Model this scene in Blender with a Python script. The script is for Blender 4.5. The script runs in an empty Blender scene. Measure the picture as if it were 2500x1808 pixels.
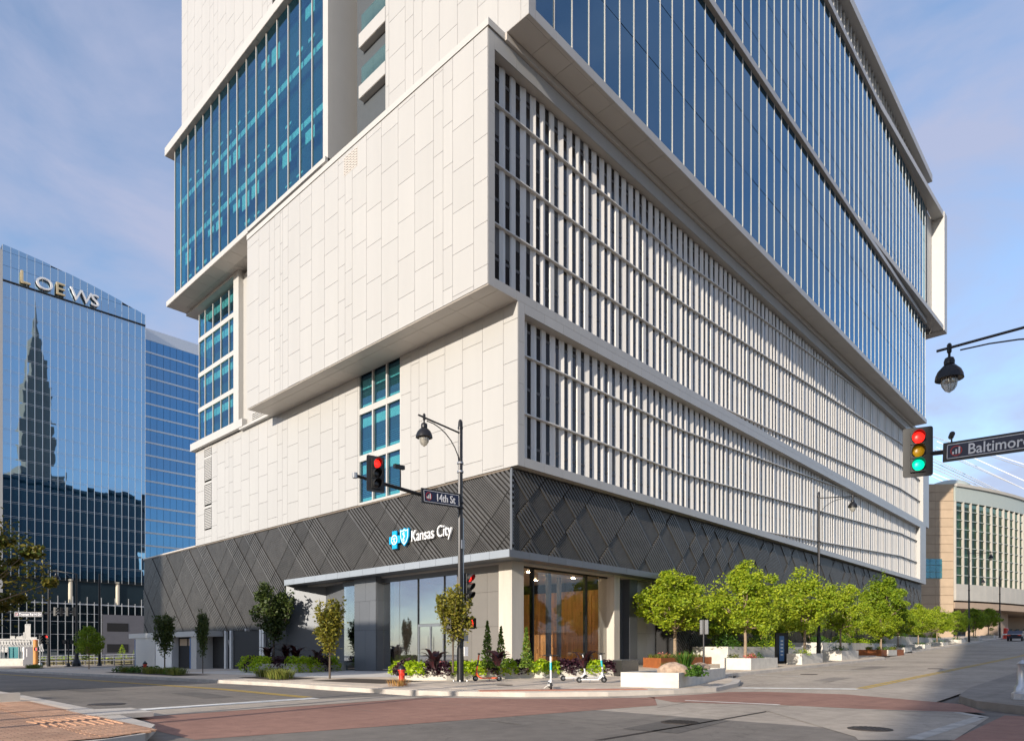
import bpy, math, random
from mathutils import Vector, Matrix
random.seed(11)
S = bpy.context.scene
C = S.collection
R = math.radians
# ------------------------------------------------------------------ camera
F, HY, D0, CZ = 1650., 1582., 33.5, 1.5          # focal length and horizon in photo pixels (2500 x 1808)
AZ = R(43.13)
FW = (math.cos(AZ), math.sin(AZ)); RT = (math.sin(AZ), -math.cos(AZ))
CX, CY = -D0*FW[0], -D0*FW[1]
cd = bpy.data.cameras.new('camera'); cam = bpy.data.objects.new('camera', cd); C.objects.link(cam)
cam.location = (CX, CY, CZ); cam.rotation_euler = (R(90), 0, AZ-R(90))
cd.sensor_width = 36; cd.lens = F/2500*36; cd.shift_y = (HY-904)/2500; cd.clip_end = 5000; cd.clip_start = .1
S.camera = cam
# ------------------------------------------------------------------ light
SUN = Vector((-6.5, -1.0, 1.95)).normalized()
EL = math.asin(SUN.z); PHI = math.atan2(SUN.y, SUN.x)
W = bpy.data.worlds.new('World'); S.world = W; W.use_nodes = True
nt = W.node_tree; N = nt.nodes; bg = N['Background']
sky = N.new('ShaderNodeTexSky'); sky.sky_type = 'NISHITA'; sky.sun_disc = False
sky.sun_elevation = EL; sky.sun_rotation = R(90)-PHI
sky.air_density = 1.0; sky.dust_density = 0.6; sky.ozone_density = 2.2; sky.altitude = 300
tc = N.new('ShaderNodeTexCoord'); mp = N.new('ShaderNodeMapping'); mp.inputs['Scale'].default_value = (1.5, 1.5, 3.2)
n1 = N.new('ShaderNodeTexNoise'); n1.inputs['Scale'].default_value = 2.2; n1.inputs['Detail'].default_value = 7; n1.inputs['Roughness'].default_value = .56; n1.inputs['Distortion'].default_value = .35
cr = N.new('ShaderNodeValToRGB'); cr.color_ramp.elements[0].position = .36; cr.color_ramp.elements[1].position = .61
cr.color_ramp.elements[0].color = (.12, .12, .12, 1); cr.color_ramp.elements[1].color = (.86, .86, .86, 1)
mx = N.new('ShaderNodeMix'); mx.data_type = 'RGBA'; mx.inputs['B'].default_value = (1.85, 2.0, 2.72, 1)
L = nt.links.new
L(tc.outputs['Generated'], mp.inputs['Vector']); L(mp.outputs[0], n1.inputs['Vector']); L(n1.outputs[0], cr.inputs[0])
L(sky.outputs[0], mx.inputs['A']); L(cr.outputs[0], mx.inputs['Factor']); L(mx.outputs['Result'], bg.inputs[0])
bg.inputs[1].default_value = .15
sd = bpy.data.lights.new('sun', 'SUN'); sd.energy = 3.6; sd.angle = R(.5); sd.color = (1, .90, .77)
so = bpy.data.objects.new('sun', sd); C.objects.link(so); so.rotation_euler = SUN.to_track_quat('Z', 'Y').to_euler(); so.location = (-40, -40, 60)
vs = S.view_settings; vs.view_transform = 'Standard'; vs.look = 'None'; vs.gamma = 1; vs.use_curve_mapping = False; vs.exposure = .84
S.render.engine = 'CYCLES'; S.cycles.max_bounces = 7; S.cycles.transparent_max_bounces = 12
S.cycles.caustics_reflective = False; S.cycles.caustics_refractive = False
# ------------------------------------------------------------------ photo pixel -> position helpers
def ray(px, py):
    t = (px-1250)/F; return (FW[0]+t*RT[0], FW[1]+t*RT[1], (HY-py)/F)
def onX(px, py, x0):
    d = ray(px, py); k = (x0-CX)/d[0]; return CY+k*d[1], CZ+k*d[2]
def onY(px, py, y0):
    d = ray(px, py); k = (y0-CY)/d[1]; return CX+k*d[0], CZ+k*d[2]
def onZ(px, py, z0):
    d = ray(px, py); k = (z0-CZ)/d[2]; return CX+k*d[0], CY+k*d[1]
def atD(px, py, Z):
    d = ray(px, py); return CX+Z*d[0], CY+Z*d[1], CZ+Z*d[2]
def fx(x): return 0 if x < -2 else (.019*(x+2) if x < 45 else .893+.033*(x-45))
def fy(y): return 0 if y < 2 else -.0115*(y-2)
def hh(x, y): return fx(x)+fy(y)
def onG(px, py, off=.15):
    z = off
    for i in range(14):
        x, y = onZ(px, py, min(z, CZ-.12)); z = .5*z+.5*(hh(x, y)+off)
    return x, y, hh(x, y)+off
def depth(x, y): return (x-CX)*FW[0]+(y-CY)*FW[1]
# ------------------------------------------------------------------ mesh helpers
class MB:
    def __init__(s): s.v = []; s.f = []
    def box(s, x0, x1, y0, y1, z0, z1):
        b = len(s.v)
        s.v += [(x0,y0,z0),(x1,y0,z0),(x1,y1,z0),(x0,y1,z0),(x0,y0,z1),(x1,y0,z1),(x1,y1,z1),(x0,y1,z1)]
        s.f += [tuple(b+i for i in q) for q in ((0,3,2,1),(4,5,6,7),(0,1,5,4),(1,2,6,5),(2,3,7,6),(3,0,4,7))]
        return s
    def loft(s, a, b, cap=True):            # two equal rings of points
        o = len(s.v); n = len(a); s.v += [tuple(p) for p in a]+[tuple(p) for p in b]
        for i in range(n):
            j = (i+1) % n; s.f.append((o+i, o+j, o+n+j, o+n+i))
        if cap:
            s.f.append(tuple(o+i for i in range(n-1, -1, -1))); s.f.append(tuple(o+n+i for i in range(n)))
        return s
    def rings(s, rr, cap=True):
        o = len(s.v); n = len(rr[0])
        for r in rr: s.v += [tuple(p) for p in r]
        for k in range(len(rr)-1):
            for i in range(n):
                j = (i+1) % n; s.f.append((o+k*n+i, o+k*n+j, o+(k+1)*n+j, o+(k+1)*n+i))
        if cap:
            s.f.append(tuple(o+i for i in range(n-1, -1, -1))); s.f.append(tuple(o+(len(rr)-1)*n+i for i in range(n)))
        return s
    def tube(s, pts, rad, n=8, cap=True):
        pts = [Vector(p) for p in pts]
        if not hasattr(rad, '__len__'): rad = [rad]*len(pts)
        rr = []; up = None
        for i, p in enumerate(pts):
            d = (pts[min(i+1, len(pts)-1)]-pts[max(i-1, 0)]).normalized()
            if up is None: up = Vector((0, 0, 1)) if abs(d.z) < .9 else Vector((1, 0, 0))
            u = d.cross(up).normalized(); w = u.cross(d).normalized(); up = w
            rr.append([p+(u*math.cos(a)+w*math.sin(a))*rad[i] for a in [2*math.pi*k/n for k in range(n)]])
        return s.rings(rr, cap)
    def lathe(s, c, prof, n=16, cap=True):
        rr = [[(c[0]+r*math.cos(2*math.pi*k/n), c[1]+r*math.sin(2*math.pi*k/n), c[2]+z) for k in range(n)] for r, z in prof]
        return s.rings(rr, cap)
    def prism(s, poly, z0, z1):
        return s.loft([(p[0], p[1], z0) for p in poly], [(p[0], p[1], z1) for p in poly])
    def face(s, pts):
        o = len(s.v); s.v += [tuple(p) for p in pts]; s.f.append(tuple(range(o, o+len(pts)))); return s
    def xf(s, M):
        s.v = [tuple(M @ Vector(p)) for p in s.v]; return s
    def add(s, o):
        b = len(s.v); s.v += o.v; s.f += [tuple(b+i for i in f) for f in o.f]; return s
    def mesh(s, name, mat, smooth=False):
        m = bpy.data.meshes.new(name); m.from_pydata(s.v, [], s.f); m.update()
        m.materials.append(mat)
        if smooth:
            m.polygons.foreach_set('use_smooth', [True]*len(m.polygons)); m.set_sharp_from_angle(angle=R(40))
        return m
    def obj(s, name, mat, parent=None, smooth=False, loc=None, rz=0):
        return put(name, s.mesh(name, mat, smooth), parent, loc, rz)
def put(name, mesh, parent=None, loc=None, rz=0):
    o = bpy.data.objects.new(name, mesh); C.objects.link(o)
    if parent: o.parent = parent
    if loc: o.location = loc
    if rz: o.rotation_euler[2] = rz
    return o
def tag(o, label=None, cat=None, group=None, kind=None):
    if label: o['label'] = label
    if cat: o['category'] = cat
    if group: o['group'] = group
    if kind: o['kind'] = kind
    return o
def thing(name, label, cat, loc=(0, 0, 0), rz=0, group=None):
    o = put(name, None, None, loc, rz); return tag(o, label, cat, group)
def copy_tree(o, parent=None):
    c = o.copy(); C.objects.link(c); c.parent = parent
    for ch in list(o.children): copy_tree(ch, c)
    return c
_ub = {}
def ubox(name, mat, parent, x0, x1, y0, y1, z0, z1):      # shared unit cube, scaled: cheap pieces
    k = mat.name
    if k not in _ub: _ub[k] = MB().box(-.5, .5, -.5, .5, -.5, .5).mesh('piece_'+k, mat)
    o = put(name, _ub[k], parent, ((x0+x1)/2, (y0+y1)/2, (z0+z1)/2)); o.scale = (x1-x0, y1-y0, z1-z0)
    if name == 'pane' and k in ('tower_glass', 'hotel_glass', 'podium_glass', 'office_glass'):      # panes never sit dead true
        q = .0045 if k != 'office_glass' else .003; o.rotation_euler = (random.uniform(-q, q), random.uniform(-q, q)*(k == 'office_glass'), random.uniform(-q, q))
    return o
def clip(poly, nx, ny, c):                                 # keep nx*x+ny*y <= c
    out = []
    for i in range(len(poly)):
        a, b = poly[i], poly[(i+1) % len(poly)]
        da, db = nx*a[0]+ny*a[1]-c, nx*b[0]+ny*b[1]-c
        if da <= 0: out.append(a)
        if (da < 0 < db) or (db < 0 < da):
            t = da/(da-db); out.append((a[0]+t*(b[0]-a[0]), a[1]+t*(b[1]-a[1])))
    return out
def text(s, size, ext, mat, name, parent, M, sx=1.0, bold=0.0):
    cu = bpy.data.curves.new('t', 'FONT'); cu.body = s; cu.size = size; cu.extrude = ext; cu.offset = bold; cu.resolution_u = 3
    o = bpy.data.objects.new('t', cu); C.objects.link(o)
    dg = bpy.context.evaluated_depsgraph_get(); m = bpy.data.meshes.new_from_object(o.evaluated_get(dg))
    bpy.data.objects.remove(o); bpy.data.curves.remove(cu)
    m.transform(M @ Matrix.Diagonal((sx, 1, 1, 1))); m.materials.clear(); m.materials.append(mat); m.name = name
    return put(name, m, parent)
# ------------------------------------------------------------------ materials
def mat(name, col, rough=.6, metal=0, var=.06, scale=3., bump=0, bscale=40, rnd=0, spec=.5, emit=None, estr=0, streak=0, coat=0):
    m = bpy.data.materials.new(name); m.use_nodes = True; t = m.node_tree; n = t.nodes; b = n['Principled BSDF']; l = t.links.new
    b.inputs['Roughness'].default_value = rough; b.inputs['Metallic'].default_value = metal
    b.inputs['Specular IOR Level'].default_value = spec; b.inputs['Coat Weight'].default_value = coat
    tcn = n.new('ShaderNodeTexCoord'); geo = n.new('ShaderNodeNewGeometry')
    no = n.new('ShaderNodeTexNoise'); no.inputs['Scale'].default_value = scale; no.inputs['Detail'].default_value = 6; no.inputs['Roughness'].default_value = .62
    src = geo.outputs['Position']
    if streak:
        ma = n.new('ShaderNodeMapping'); ma.inputs['Scale'].default_value = (1, 1, .12); l(src, ma.inputs['Vector']); src = ma.outputs[0]
    l(src, no.inputs['Vector'])
    ra = n.new('ShaderNodeMapRange'); ra.inputs['From Min'].default_value = .25; ra.inputs['From Max'].default_value = .75
    ra.inputs['To Min'].default_value = 1-var; ra.inputs['To Max'].default_value = 1+var; l(no.outputs[0], ra.inputs[0])
    fac = ra.outputs[0]
    if rnd:
        oi = n.new('ShaderNodeObjectInfo'); r2 = n.new('ShaderNodeMapRange'); r2.inputs['To Min'].default_value = 1-rnd; r2.inputs['To Max'].default_value = 1+rnd
        l(oi.outputs['Random'], r2.inputs[0]); mu = n.new('ShaderNodeMath'); mu.operation = 'MULTIPLY'; l(fac, mu.inputs[0]); l(r2.outputs[0], mu.inputs[1]); fac = mu.outputs[0]
    vm = n.new('ShaderNodeVectorMath'); vm.operation = 'SCALE'; vm.inputs[0].default_value = col; l(fac, vm.inputs['Scale'])
    l(vm.outputs[0], b.inputs['Base Color'])
    if bump:
        nb = n.new('ShaderNodeTexNoise'); nb.inputs['Scale'].default_value = bscale; nb.inputs['Detail'].default_value = 5
        l(geo.outputs['Position'], nb.inputs['Vector']); bu = n.new('ShaderNodeBump'); bu.inputs['Strength'].default_value = bump; bu.inputs['Distance'].default_value = .02
        l(nb.outputs[0], bu.inputs['Height']); l(bu.outputs[0], b.inputs['Normal'])
    if emit: b.inputs['Emission Color'].default_value = (*emit, 1); b.inputs['Emission Strength'].default_value = estr
    return m
def glass(name, tint, refl, base=.1, body=(.01, .03, .05), opaque=.0, wob=0.0, wscale=.3):
    """window glass: fresnel reflection over tinted see-through"""
    m = bpy.data.materials.new(name); m.use_nodes = True; t = m.node_tree; n = t.nodes; l = t.links.new
    n.remove(n['Principled BSDF']); out = n['Material Output']
    tr = n.new('ShaderNodeBsdfTransparent'); tr.inputs[0].default_value = (*tint, 1)
    di = n.new('ShaderNodeBsdfDiffuse'); di.inputs[0].default_value = (*body, 1)
    m1 = n.new('ShaderNodeMixShader'); m1.inputs[0].default_value = opaque; l(tr.outputs[0], m1.inputs[1]); l(di.outputs[0], m1.inputs[2])
    gl = n.new('ShaderNodeBsdfGlossy'); gl.inputs['Color'].default_value = (*refl, 1); gl.inputs['Roughness'].default_value = .015
    lw_ = n.new('ShaderNodeLayerWeight'); lw_.inputs['Blend'].default_value = .5      # facing: the same for front and back of a pane
    pw = n.new('ShaderNodeMath'); pw.operation = 'POWER'; pw.inputs[1].default_value = 4; l(lw_.outputs['Facing'], pw.inputs[0])
    mr = n.new('ShaderNodeMapRange'); mr.inputs['To Min'].default_value = base; mr.inputs['To Max'].default_value = .95; l(pw.outputs[0], mr.inputs[0])
    m2 = n.new('ShaderNodeMixShader'); l(mr.outputs[0], m2.inputs[0]); l(m1.outputs[0], m2.inputs[1]); l(gl.outputs[0], m2.inputs[2]); l(m2.outputs[0], out.inputs[0])
    if wob:
        geo = n.new('ShaderNodeNewGeometry'); oi = n.new('ShaderNodeObjectInfo'); no = n.new('ShaderNodeTexNoise'); no.inputs['Scale'].default_value = wscale; no.inputs['Detail'].default_value = 1.5
        l(geo.outputs['Position'], no.inputs['Vector'])
        bu = n.new('ShaderNodeBump'); bu.inputs['Strength'].default_value = 1; bu.inputs['Distance'].default_value = wob; l(no.outputs[0], bu.inputs['Height'])
        l(bu.outputs[0], gl.inputs['Normal'])
    return m
def leafmat(name, c1, c2, trans=.35, rough=.5):
    m = bpy.data.materials.new(name); m.use_nodes = True; t = m.node_tree; n = t.nodes; l = t.links.new; b = n['Principled BSDF']; out = n['Material Output']
    geo = n.new('ShaderNodeNewGeometry'); cr = n.new('ShaderNodeValToRGB'); cr.color_ramp.elements[0].color = (*c1, 1); cr.color_ramp.elements[1].color = (*c2, 1)
    l(geo.outputs['Random Per Island'], cr.inputs[0]); l(cr.outputs[0], b.inputs['Base Color']); b.inputs['Roughness'].default_value = rough; b.inputs['Specular IOR Level'].default_value = .35
    tl = n.new('ShaderNodeBsdfTranslucent'); l(cr.outputs[0], tl.inputs[0])
    mxs = n.new('ShaderNodeMixShader'); mxs.inputs[0].default_value = trans; l(b.outputs[0], mxs.inputs[1]); l(tl.outputs[0], mxs.inputs[2]); l(mxs.outputs[0], out.inputs[0])
    return m
M_ = dict(
 white=mat('white_panel', (.405, .398, .383), .38, 0, .035, .8, rnd=.022, streak=1),
 white2=mat('white_metal', (.455, .445, .425), .4, 0, .03, 1.2),
 soff=mat('soffit_metal', (.50, .46, .415), .42, 0, .03, .7, rnd=.03),
 fin=mat('fin_white', (.66, .635, .595), .42, 0, .03, 1.5, rnd=.03),
 dark=mat('dark_rib', (.098, .093, .087), .40, .35, .22, 1.1, rnd=.15),
 darkback=mat('dark_back', (.022, .022, .023), .6, .2),
 slate=mat('slate_panel', (.15, .16, .175), .42, .3, .05, 1.0, rnd=.06),
 lite=mat('light_panel', (.70, .70, .69), .36, .25, .04, .8, rnd=.05),
 canopy=mat('canopy_metal', (.40, .43, .46), .33, .45, .05, .8, rnd=.03),
 conc=mat('concrete', (.50, .46, .40), .82, 0, .14, 1.6, .25, 30, streak=1),
 concp=mat('planter_concrete', (.58, .55, .49), .85, 0, .16, 2.2, .3, 25),
 walk=mat('sidewalk_concrete', (.58, .505, .42), .88, 0, .14, .9, .25, 60, rnd=.05),
 kerb=mat('kerb_concrete', (.50, .455, .40), .88, 0, .2, 1.4, .35, 40),
 asph=mat('asphalt', (.20, .178, .155), .86, 0, .22, .45, .5, 90),
 asph2=mat('worn_asphalt', (.44, .38, .31), .86, 0, .2, .6, .5, 90),
 redx=mat('red_crosswalk', (.36, .165, .12), .85, 0, .16, .7, .4, 90),
 yel=mat('yellow_paint', (.55, .36, .05), .7, 0, .25, 4),
 wpaint=mat('road_white', (.80, .78, .72), .75, 0, .28, 3.5),
 brick=mat('brick_paver', (.50, .29, .18), .85, 0, .2, 2, .3, 50, rnd=.18),
 tact=mat('tactile_tile', (.42, .17, .11), .8, 0, .12, 2),
 corten=mat('corten_steel', (.33, .10, .025), .75, 0, .3, 3, .25, 50),
 black=mat('black_metal', (.018, .018, .02), .38, .3, .1, 4),
 blackp=mat('black_plastic', (.02, .02, .02), .5, 0, .1, 4),
 pole=mat('pole_black', (.022, .022, .024), .35, .4, .2, 3),
 steel=mat('steel', (.45, .45, .45), .35, .9, .08, 6),
 red=mat('hydrant_red', (.55, .03, .012), .4, 0, .1, 8, coat=.3),
 orange=mat('scooter_orange', (.75, .10, .015), .4, 0, .05, 6, coat=.4),
 sw=mat('scooter_white', (.72, .72, .72), .35, 0, .05, 6, coat=.4),
 teal=mat('scooter_teal', (.0, .42, .50), .4, 0, .05, 6),
 rub=mat('rubber', (.02, .02, .02), .8),
 bark=mat('bark', (.30, .22, .15), .9, 0, .25, 9, .5, 40),
 barkd=mat('dark_bark', (.10, .075, .055), .9, 0, .25, 9, .5, 40),
 soil=mat('mulch', (.055, .038, .025), .95, 0, .3, 12, .6, 60),
 wood=mat('wood_slat', (.55, .27, .09), .5, 0, .2, 5, rnd=.25, streak=1),
 darkin=mat('dark_interior', (.012, .012, .013), .8),
 garage=mat('garage_concrete', (.05, .048, .046), .9),
 tealp=mat('ceiling_edge', (.75, .80, .80), .6),
 intd=mat('office_interior', (.06, .07, .08), .8),
 navy=mat('sign_navy', (.012, .018, .05), .45, 0, .05, 6),
 signw=mat('sign_white', (.80, .80, .80), .5),
 signr=mat('sign_red', (.5, .03, .03), .5),
 cyan=mat('logo_cyan', (.0, .36, .66), .4),
 lamp_g=glass('lamp_glass', (.75, .73, .68), (.9, .9, .9), .12, (.6, .58, .52), .45),
 tan=mat('tan_stone', (.42, .315, .215), .8, 0, .1, .6, rnd=.05),
 tan2=mat('pale_concrete', (.42, .40, .36), .8, 0, .08, .6),
 gmetal=mat('green_metal', (.42, .46, .42), .5, .2),
 greyb=mat('grey_wall', (.12, .12, .135), .75, 0, .08, 1),
 alu=mat('aluminium', (.62, .63, .64), .35, .6),
 stone=mat('boulder', (.40, .29, .21), .9, 0, .45, 7, 1.0, 14),
 iron=mat('cast_iron', (.06, .05, .045), .65, .5, .2, 8),
 redl=mat('red_lens', (.5, .01, .01), .3, 0, .02, 3, emit=(1, .015, .01), estr=1.6),
 yell=mat('amber_lens', (.55, .30, .01), .3, 0, .02, 3, emit=(1, .5, .01), estr=.06),
 grnl=mat('green_lens', (.0, .45, .25), .3, 0, .02, 3, emit=(.0, .80, .42), estr=.8),
 offl=mat('dark_lens', (.02, .02, .02), .25),
 amberlight=mat('lobby_strip_light', (.6, .3, .1), .5, emit=(1, .42, .12), estr=1.2),
 downl=mat('downlight', (.9, .8, .6), .5, emit=(1, .72, .42), estr=80),
 slot=mat('slot_glass', (.012, .011, .012), .12, 0, .1, 1),
 wworn=mat('worn_road_white', (.46, .43, .38), .8, 0, .35, 3),
 screen=mat('slot_screen', (.085, .08, .078), .6, 0, .15, 2),
 slate2=mat('bronze_panel', (.20, .185, .165), .45, .25, .05, 1.0, rnd=.06),
 blueb=mat('blue_panel', (.04, .16, .42), .4),
 beige=mat('far_beige', (.36, .27, .2), .8, 0, .08, .4),
 hbrown=mat('tower_brown', (.22, .17, .13), .8, 0, .1, .2),
 hdark=mat('dark_glass_block', (.02, .035, .045), .25, .2, .1, .3),
)
G_ = dict(
 tower=glass('tower_glass', (.10, .20, .26), (.34, .58, .80), .28, (.004, .02, .04), .6, .010, .35),
 office=glass('office_glass', (.62, .92, .92), (.36, .58, .82), .15, (.01, .03, .06), .1, .002, .4),
 hotel=glass('hotel_glass', (.05, .12, .2), (.50, .78, 1.0), .62, (.01, .05, .10), .9, .012, .22),
 hotel2=glass('hotel_wing_glass', (.05, .12, .2), (.30, .60, .92), .46, (.005, .06, .16), .9, .006, .22),
 podium=glass('podium_glass', (.25, .36, .38), (.6, .75, .85), .22, (.01, .02, .025), .55, .006, .3),
 lobby=glass('lobby_glass', (.96, .96, .95), (.9, .95, 1), .03, (.02, .02, .02), .0),
 entry=glass('entry_glass', (.93, .95, .96), (.85, .93, 1), .33, (.02, .03, .04), .03, .0008, .5),
 balu=glass('balustrade_glass', (.62, .80, .72), (.7, .8, .8), .12, (.2, .3, .27), .15),
 green=glass('green_glass', (.50, .62, .55), (.42, .58, .50), .06, (.02, .03, .03), .12),
)
def gmat(name, c1, c2, speck=.22, crack=.22, bump=.5):
    """road and paving surface: broad worn areas, streaks along the wheel paths, aggregate speckle, hairline cracks"""
    m = bpy.data.materials.new(name); m.use_nodes = True; t = m.node_tree; n = t.nodes; b = n['Principled BSDF']; l = t.links.new
    b.inputs['Roughness'].default_value = .88; b.inputs['Specular IOR Level'].default_value = .3
    geo = n.new('ShaderNodeNewGeometry'); P = geo.outputs['Position']
    def noise(sc, det, vec=None, rough=.6):
        q = n.new('ShaderNodeTexNoise'); q.inputs['Scale'].default_value = sc; q.inputs['Detail'].default_value = det; q.inputs['Roughness'].default_value = rough; l(vec or P, q.inputs['Vector']); return q.outputs[0]
    def rng(v, f0, f1, t0, t1):
        q = n.new('ShaderNodeMapRange'); q.inputs['From Min'].default_value = f0; q.inputs['From Max'].default_value = f1; q.inputs['To Min'].default_value = t0; q.inputs['To Max'].default_value = t1; l(v, q.inputs[0]); return q.outputs[0]
    def mul(x, y):
        q = n.new('ShaderNodeMath'); q.operation = 'MULTIPLY'; l(x, q.inputs[0]); l(y, q.inputs[1]); return q.outputs[0]
    mx_ = n.new('ShaderNodeMix'); mx_.data_type = 'RGBA'; mx_.inputs['A'].default_value = (*c1, 1); mx_.inputs['B'].default_value = (*c2, 1)
    l(rng(noise(.22, 5), .35, .65, 0, 1), mx_.inputs['Factor'])
    f = rng(noise(95, 3), .3, .7, 1-speck, 1+speck)
    f = mul(f, rng(noise(2.6, 6), .3, .7, .86, 1.12))
    for s in ((.10, 1.6, 1), (1.6, .10, 1)):
        mp_ = n.new('ShaderNodeMapping'); mp_.inputs['Scale'].default_value = s; l(P, mp_.inputs['Vector']); f = mul(f, rng(noise(1.1, 4, mp_.outputs[0]), .55, .75, 1.0, .84))
    if crack:
        vo = n.new('ShaderNodeTexVoronoi'); vo.feature = 'DISTANCE_TO_EDGE'; vo.inputs['Scale'].default_value = .21; wv = n.new('ShaderNodeMix'); wv.data_type = 'VECTOR'; wv.inputs['Factor'].default_value = .12
        nz = n.new('ShaderNodeTexNoise'); nz.inputs['Scale'].default_value = 1.3; nz.inputs['Detail'].default_value = 4; l(P, nz.inputs['Vector'])
        l(P, wv.inputs['A']); sc_ = n.new('ShaderNodeVectorMath'); sc_.operation = 'SCALE'; sc_.inputs['Scale'].default_value = 12; l(nz.outputs['Color'], sc_.inputs[0]); l(sc_.outputs[0], wv.inputs['B']); l(wv.outputs['Result'], vo.inputs['Vector'])
        f = mul(f, rng(vo.outputs['Distance'], .0, .006, 1-crack, 1))
    sp = noise(.9, 3); f = mul(f, rng(sp, .68, .76, 1, .72))           # oil and gum stains
    vm = n.new('ShaderNodeVectorMath'); vm.operation = 'SCALE'; l(mx_.outputs['Result'], vm.inputs[0]); l(f, vm.inputs['Scale']); l(vm.outputs[0], b.inputs['Base Color'])
    bu = n.new('ShaderNodeBump'); bu.inputs['Strength'].default_value = bump; bu.inputs['Distance'].default_value = .012; l(noise(70, 4), bu.inputs['Height']); l(bu.outputs[0], b.inputs['Normal'])
    return m
M_['asph'] = gmat('asphalt_road', (.165, .148, .130), (.235, .208, .178))
M_['asph2'] = gmat('concrete_road', (.36, .31, .255), (.47, .405, .33))
M_['redx'] = gmat('crosswalk_red', (.27, .145, .11), (.36, .20, .15), .18, .15)
M_['walk'] = gmat('pavement_concrete', (.54, .455, .36), (.66, .56, .45), .12, .0, .3)
M_['walk2'] = gmat('pavement_shade_and_patch', (.24, .21, .18), (.33, .29, .245), .15, .2)  # right corner's shade put into its paving and kerb colour; also road patches
M_['asph_p'] = gmat('asphalt_patch', (.115, .105, .095), (.16, .145, .128))
LF = dict(
 maple=leafmat('tree_leaf', (.17, .28, .014), (.46, .52, .035), .4),
 maple2=leafmat('tree_leaf_deep', (.12, .22, .014), (.34, .43, .028), .4),
 horn=leafmat('hornbeam_leaf', (.03, .06, .014), (.10, .13, .028), .3),
 hornl=leafmat('hornbeam_leaf_yellow', (.10, .12, .014), (.34, .29, .04), .35),
 lime=leafmat('lime_vine', (.22, .38, .01), (.50, .60, .02), .35),
 purple=leafmat('purple_vine', (.018, .006, .012), (.06, .015, .028), .15),
 canna=leafmat('canna_leaf', (.014, .006, .008), (.05, .011, .014), .1, .4),
 grass=leafmat('grass_blade', (.10, .14, .02), (.27, .27, .06), .3),
 green=leafmat('shrub_leaf', (.03, .09, .01), (.10, .20, .02), .3),
 flower=leafmat('flower', (.45, .03, .04), (.6, .25, .2), .2),
 dry=leafmat('dry_grass', (.35, .18, .05), (.5, .3, .1), .2),
 autumn=leafmat('autumn_leaf', (.06, .10, .012), (.22, .17, .028), .35),
 conif=leafmat('conifer', (.05, .12, .012), (.20, .28, .03), .2),
)
# ================================================================== ground
def split_cells(poly):
    cells = [poly]
    for nx, ny, c in ((1, 0, -2), (1, 0, 45), (0, 1, 2)):
        nxt = []
        for p in cells:
            for s in (1, -1):
                q = clip(p, nx*s, ny*s, c*s)
                if len(q) >= 3: nxt.append(q)
        cells = nxt
    return cells
def sheet(name, poly, off, m, kind='structure', thick=0, parent=None, label=None, cat=None):
    b = MB()
    for q in split_cells(poly):
        a = sum(q[i][0]*q[(i+1) % len(q)][1]-q[(i+1) % len(q)][0]*q[i][1] for i in range(len(q)))
        if abs(a) < 1e-4: continue
        if a < 0: q = q[::-1]
        top = [(x, y, hh(x, y)+off) for x, y in q]
        if thick: b.loft([(x, y, z-thick) for x, y, z in top], top)
        else: b.face(top)
    o = b.obj(name, m, parent)
    return tag(o, label, cat, None, kind if not parent else None)
sheet('ground', [(-900, -900), (1500, -900), (1500, 1500), (-900, 1500)], -.06, M_['asph'])
sheet('road', [(-20.5, -3000), (-11, -3000), (-11, 400), (-20.5, 400)], 0, M_['asph'])
sheet('road', [(-11.0, -18.6), (-6.6, -18.6), (-6.6, -60), (-11.0, -60)], .0, M_['asph'])
sheet('road', [(-11, -18.6), (260, -18.6), (260, -6), (-11, -6)], .0, M_['asph2'])
sheet('road', [(-200, -60), (-20.5, -60), (-20.5, -12), (-200, -12)], .0, M_['asph'])
sheet('road', [(-200, 58), (-20.5, 58), (-20.5, 76), (-200, 76)], .0, M_['asph'])
sheet('road', [(-11, 58), (300, 58), (300, 76), (-11, 76)], .0, M_['asph'])
# pavements with their kerbs
CORNER = [(-11.2, 56), (-11.2, -1.5), (-11.0, -4), (-10.3, -6.6), (-8.9, -8.9), (-6.9, -10.6), (-4.6, -11.6), (-2.4, -12.0), (.2, -11.6), (2.2, -10.8), (3.6, -9.6), (4.6, -8.8), (7, -8.6), (32, -8.6), (34.5, -7.9), (36.5, -6.7), (38.5, -6.3), (132, -6.3), (132, 56)]
def inset(poly, d):
    out = []; n = len(poly)
    for i in range(n):
        a, b, c = Vector(poly[i-1]), Vector(poly[i]), Vector(poly[(i+1) % n])
        e1, e2 = (b-a).normalized(), (c-b).normalized(); n1, n2 = Vector((-e1.y, e1.x)), Vector((-e2.y, e2.x))
        mm = (n1+n2); k = d/max(.35, (1+n1.dot(n2))/1); out.append((b.x+mm.x*k, b.y+mm.y*k))
    return out
def pavement(poly, m, w=.3, km=None):
    sheet('kerb', poly, .146, km or M_['kerb'], thick=.3)
    return sheet('pavement', inset(poly, w), .15, m, thick=.02)
pavement(CORNER, M_['walk'])
pavement([(-20, 56), (-300, 56), (-300, -12), (-27, -12), (-22, -11.9), (-20.6, -11.3), (-20.0, -10), (-19.8, -7)], M_['walk'])
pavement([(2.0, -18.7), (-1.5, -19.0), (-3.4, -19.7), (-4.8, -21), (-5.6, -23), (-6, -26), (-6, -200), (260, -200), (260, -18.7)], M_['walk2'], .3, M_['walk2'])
pavement([(-11.2, 250), (-11.2, 77), (300, 77), (300, 250)], M_['walk'])
pavement([(-20, 77), (-20, 250), (-300, 250), (-300, 77)], M_['walk'])
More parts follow.
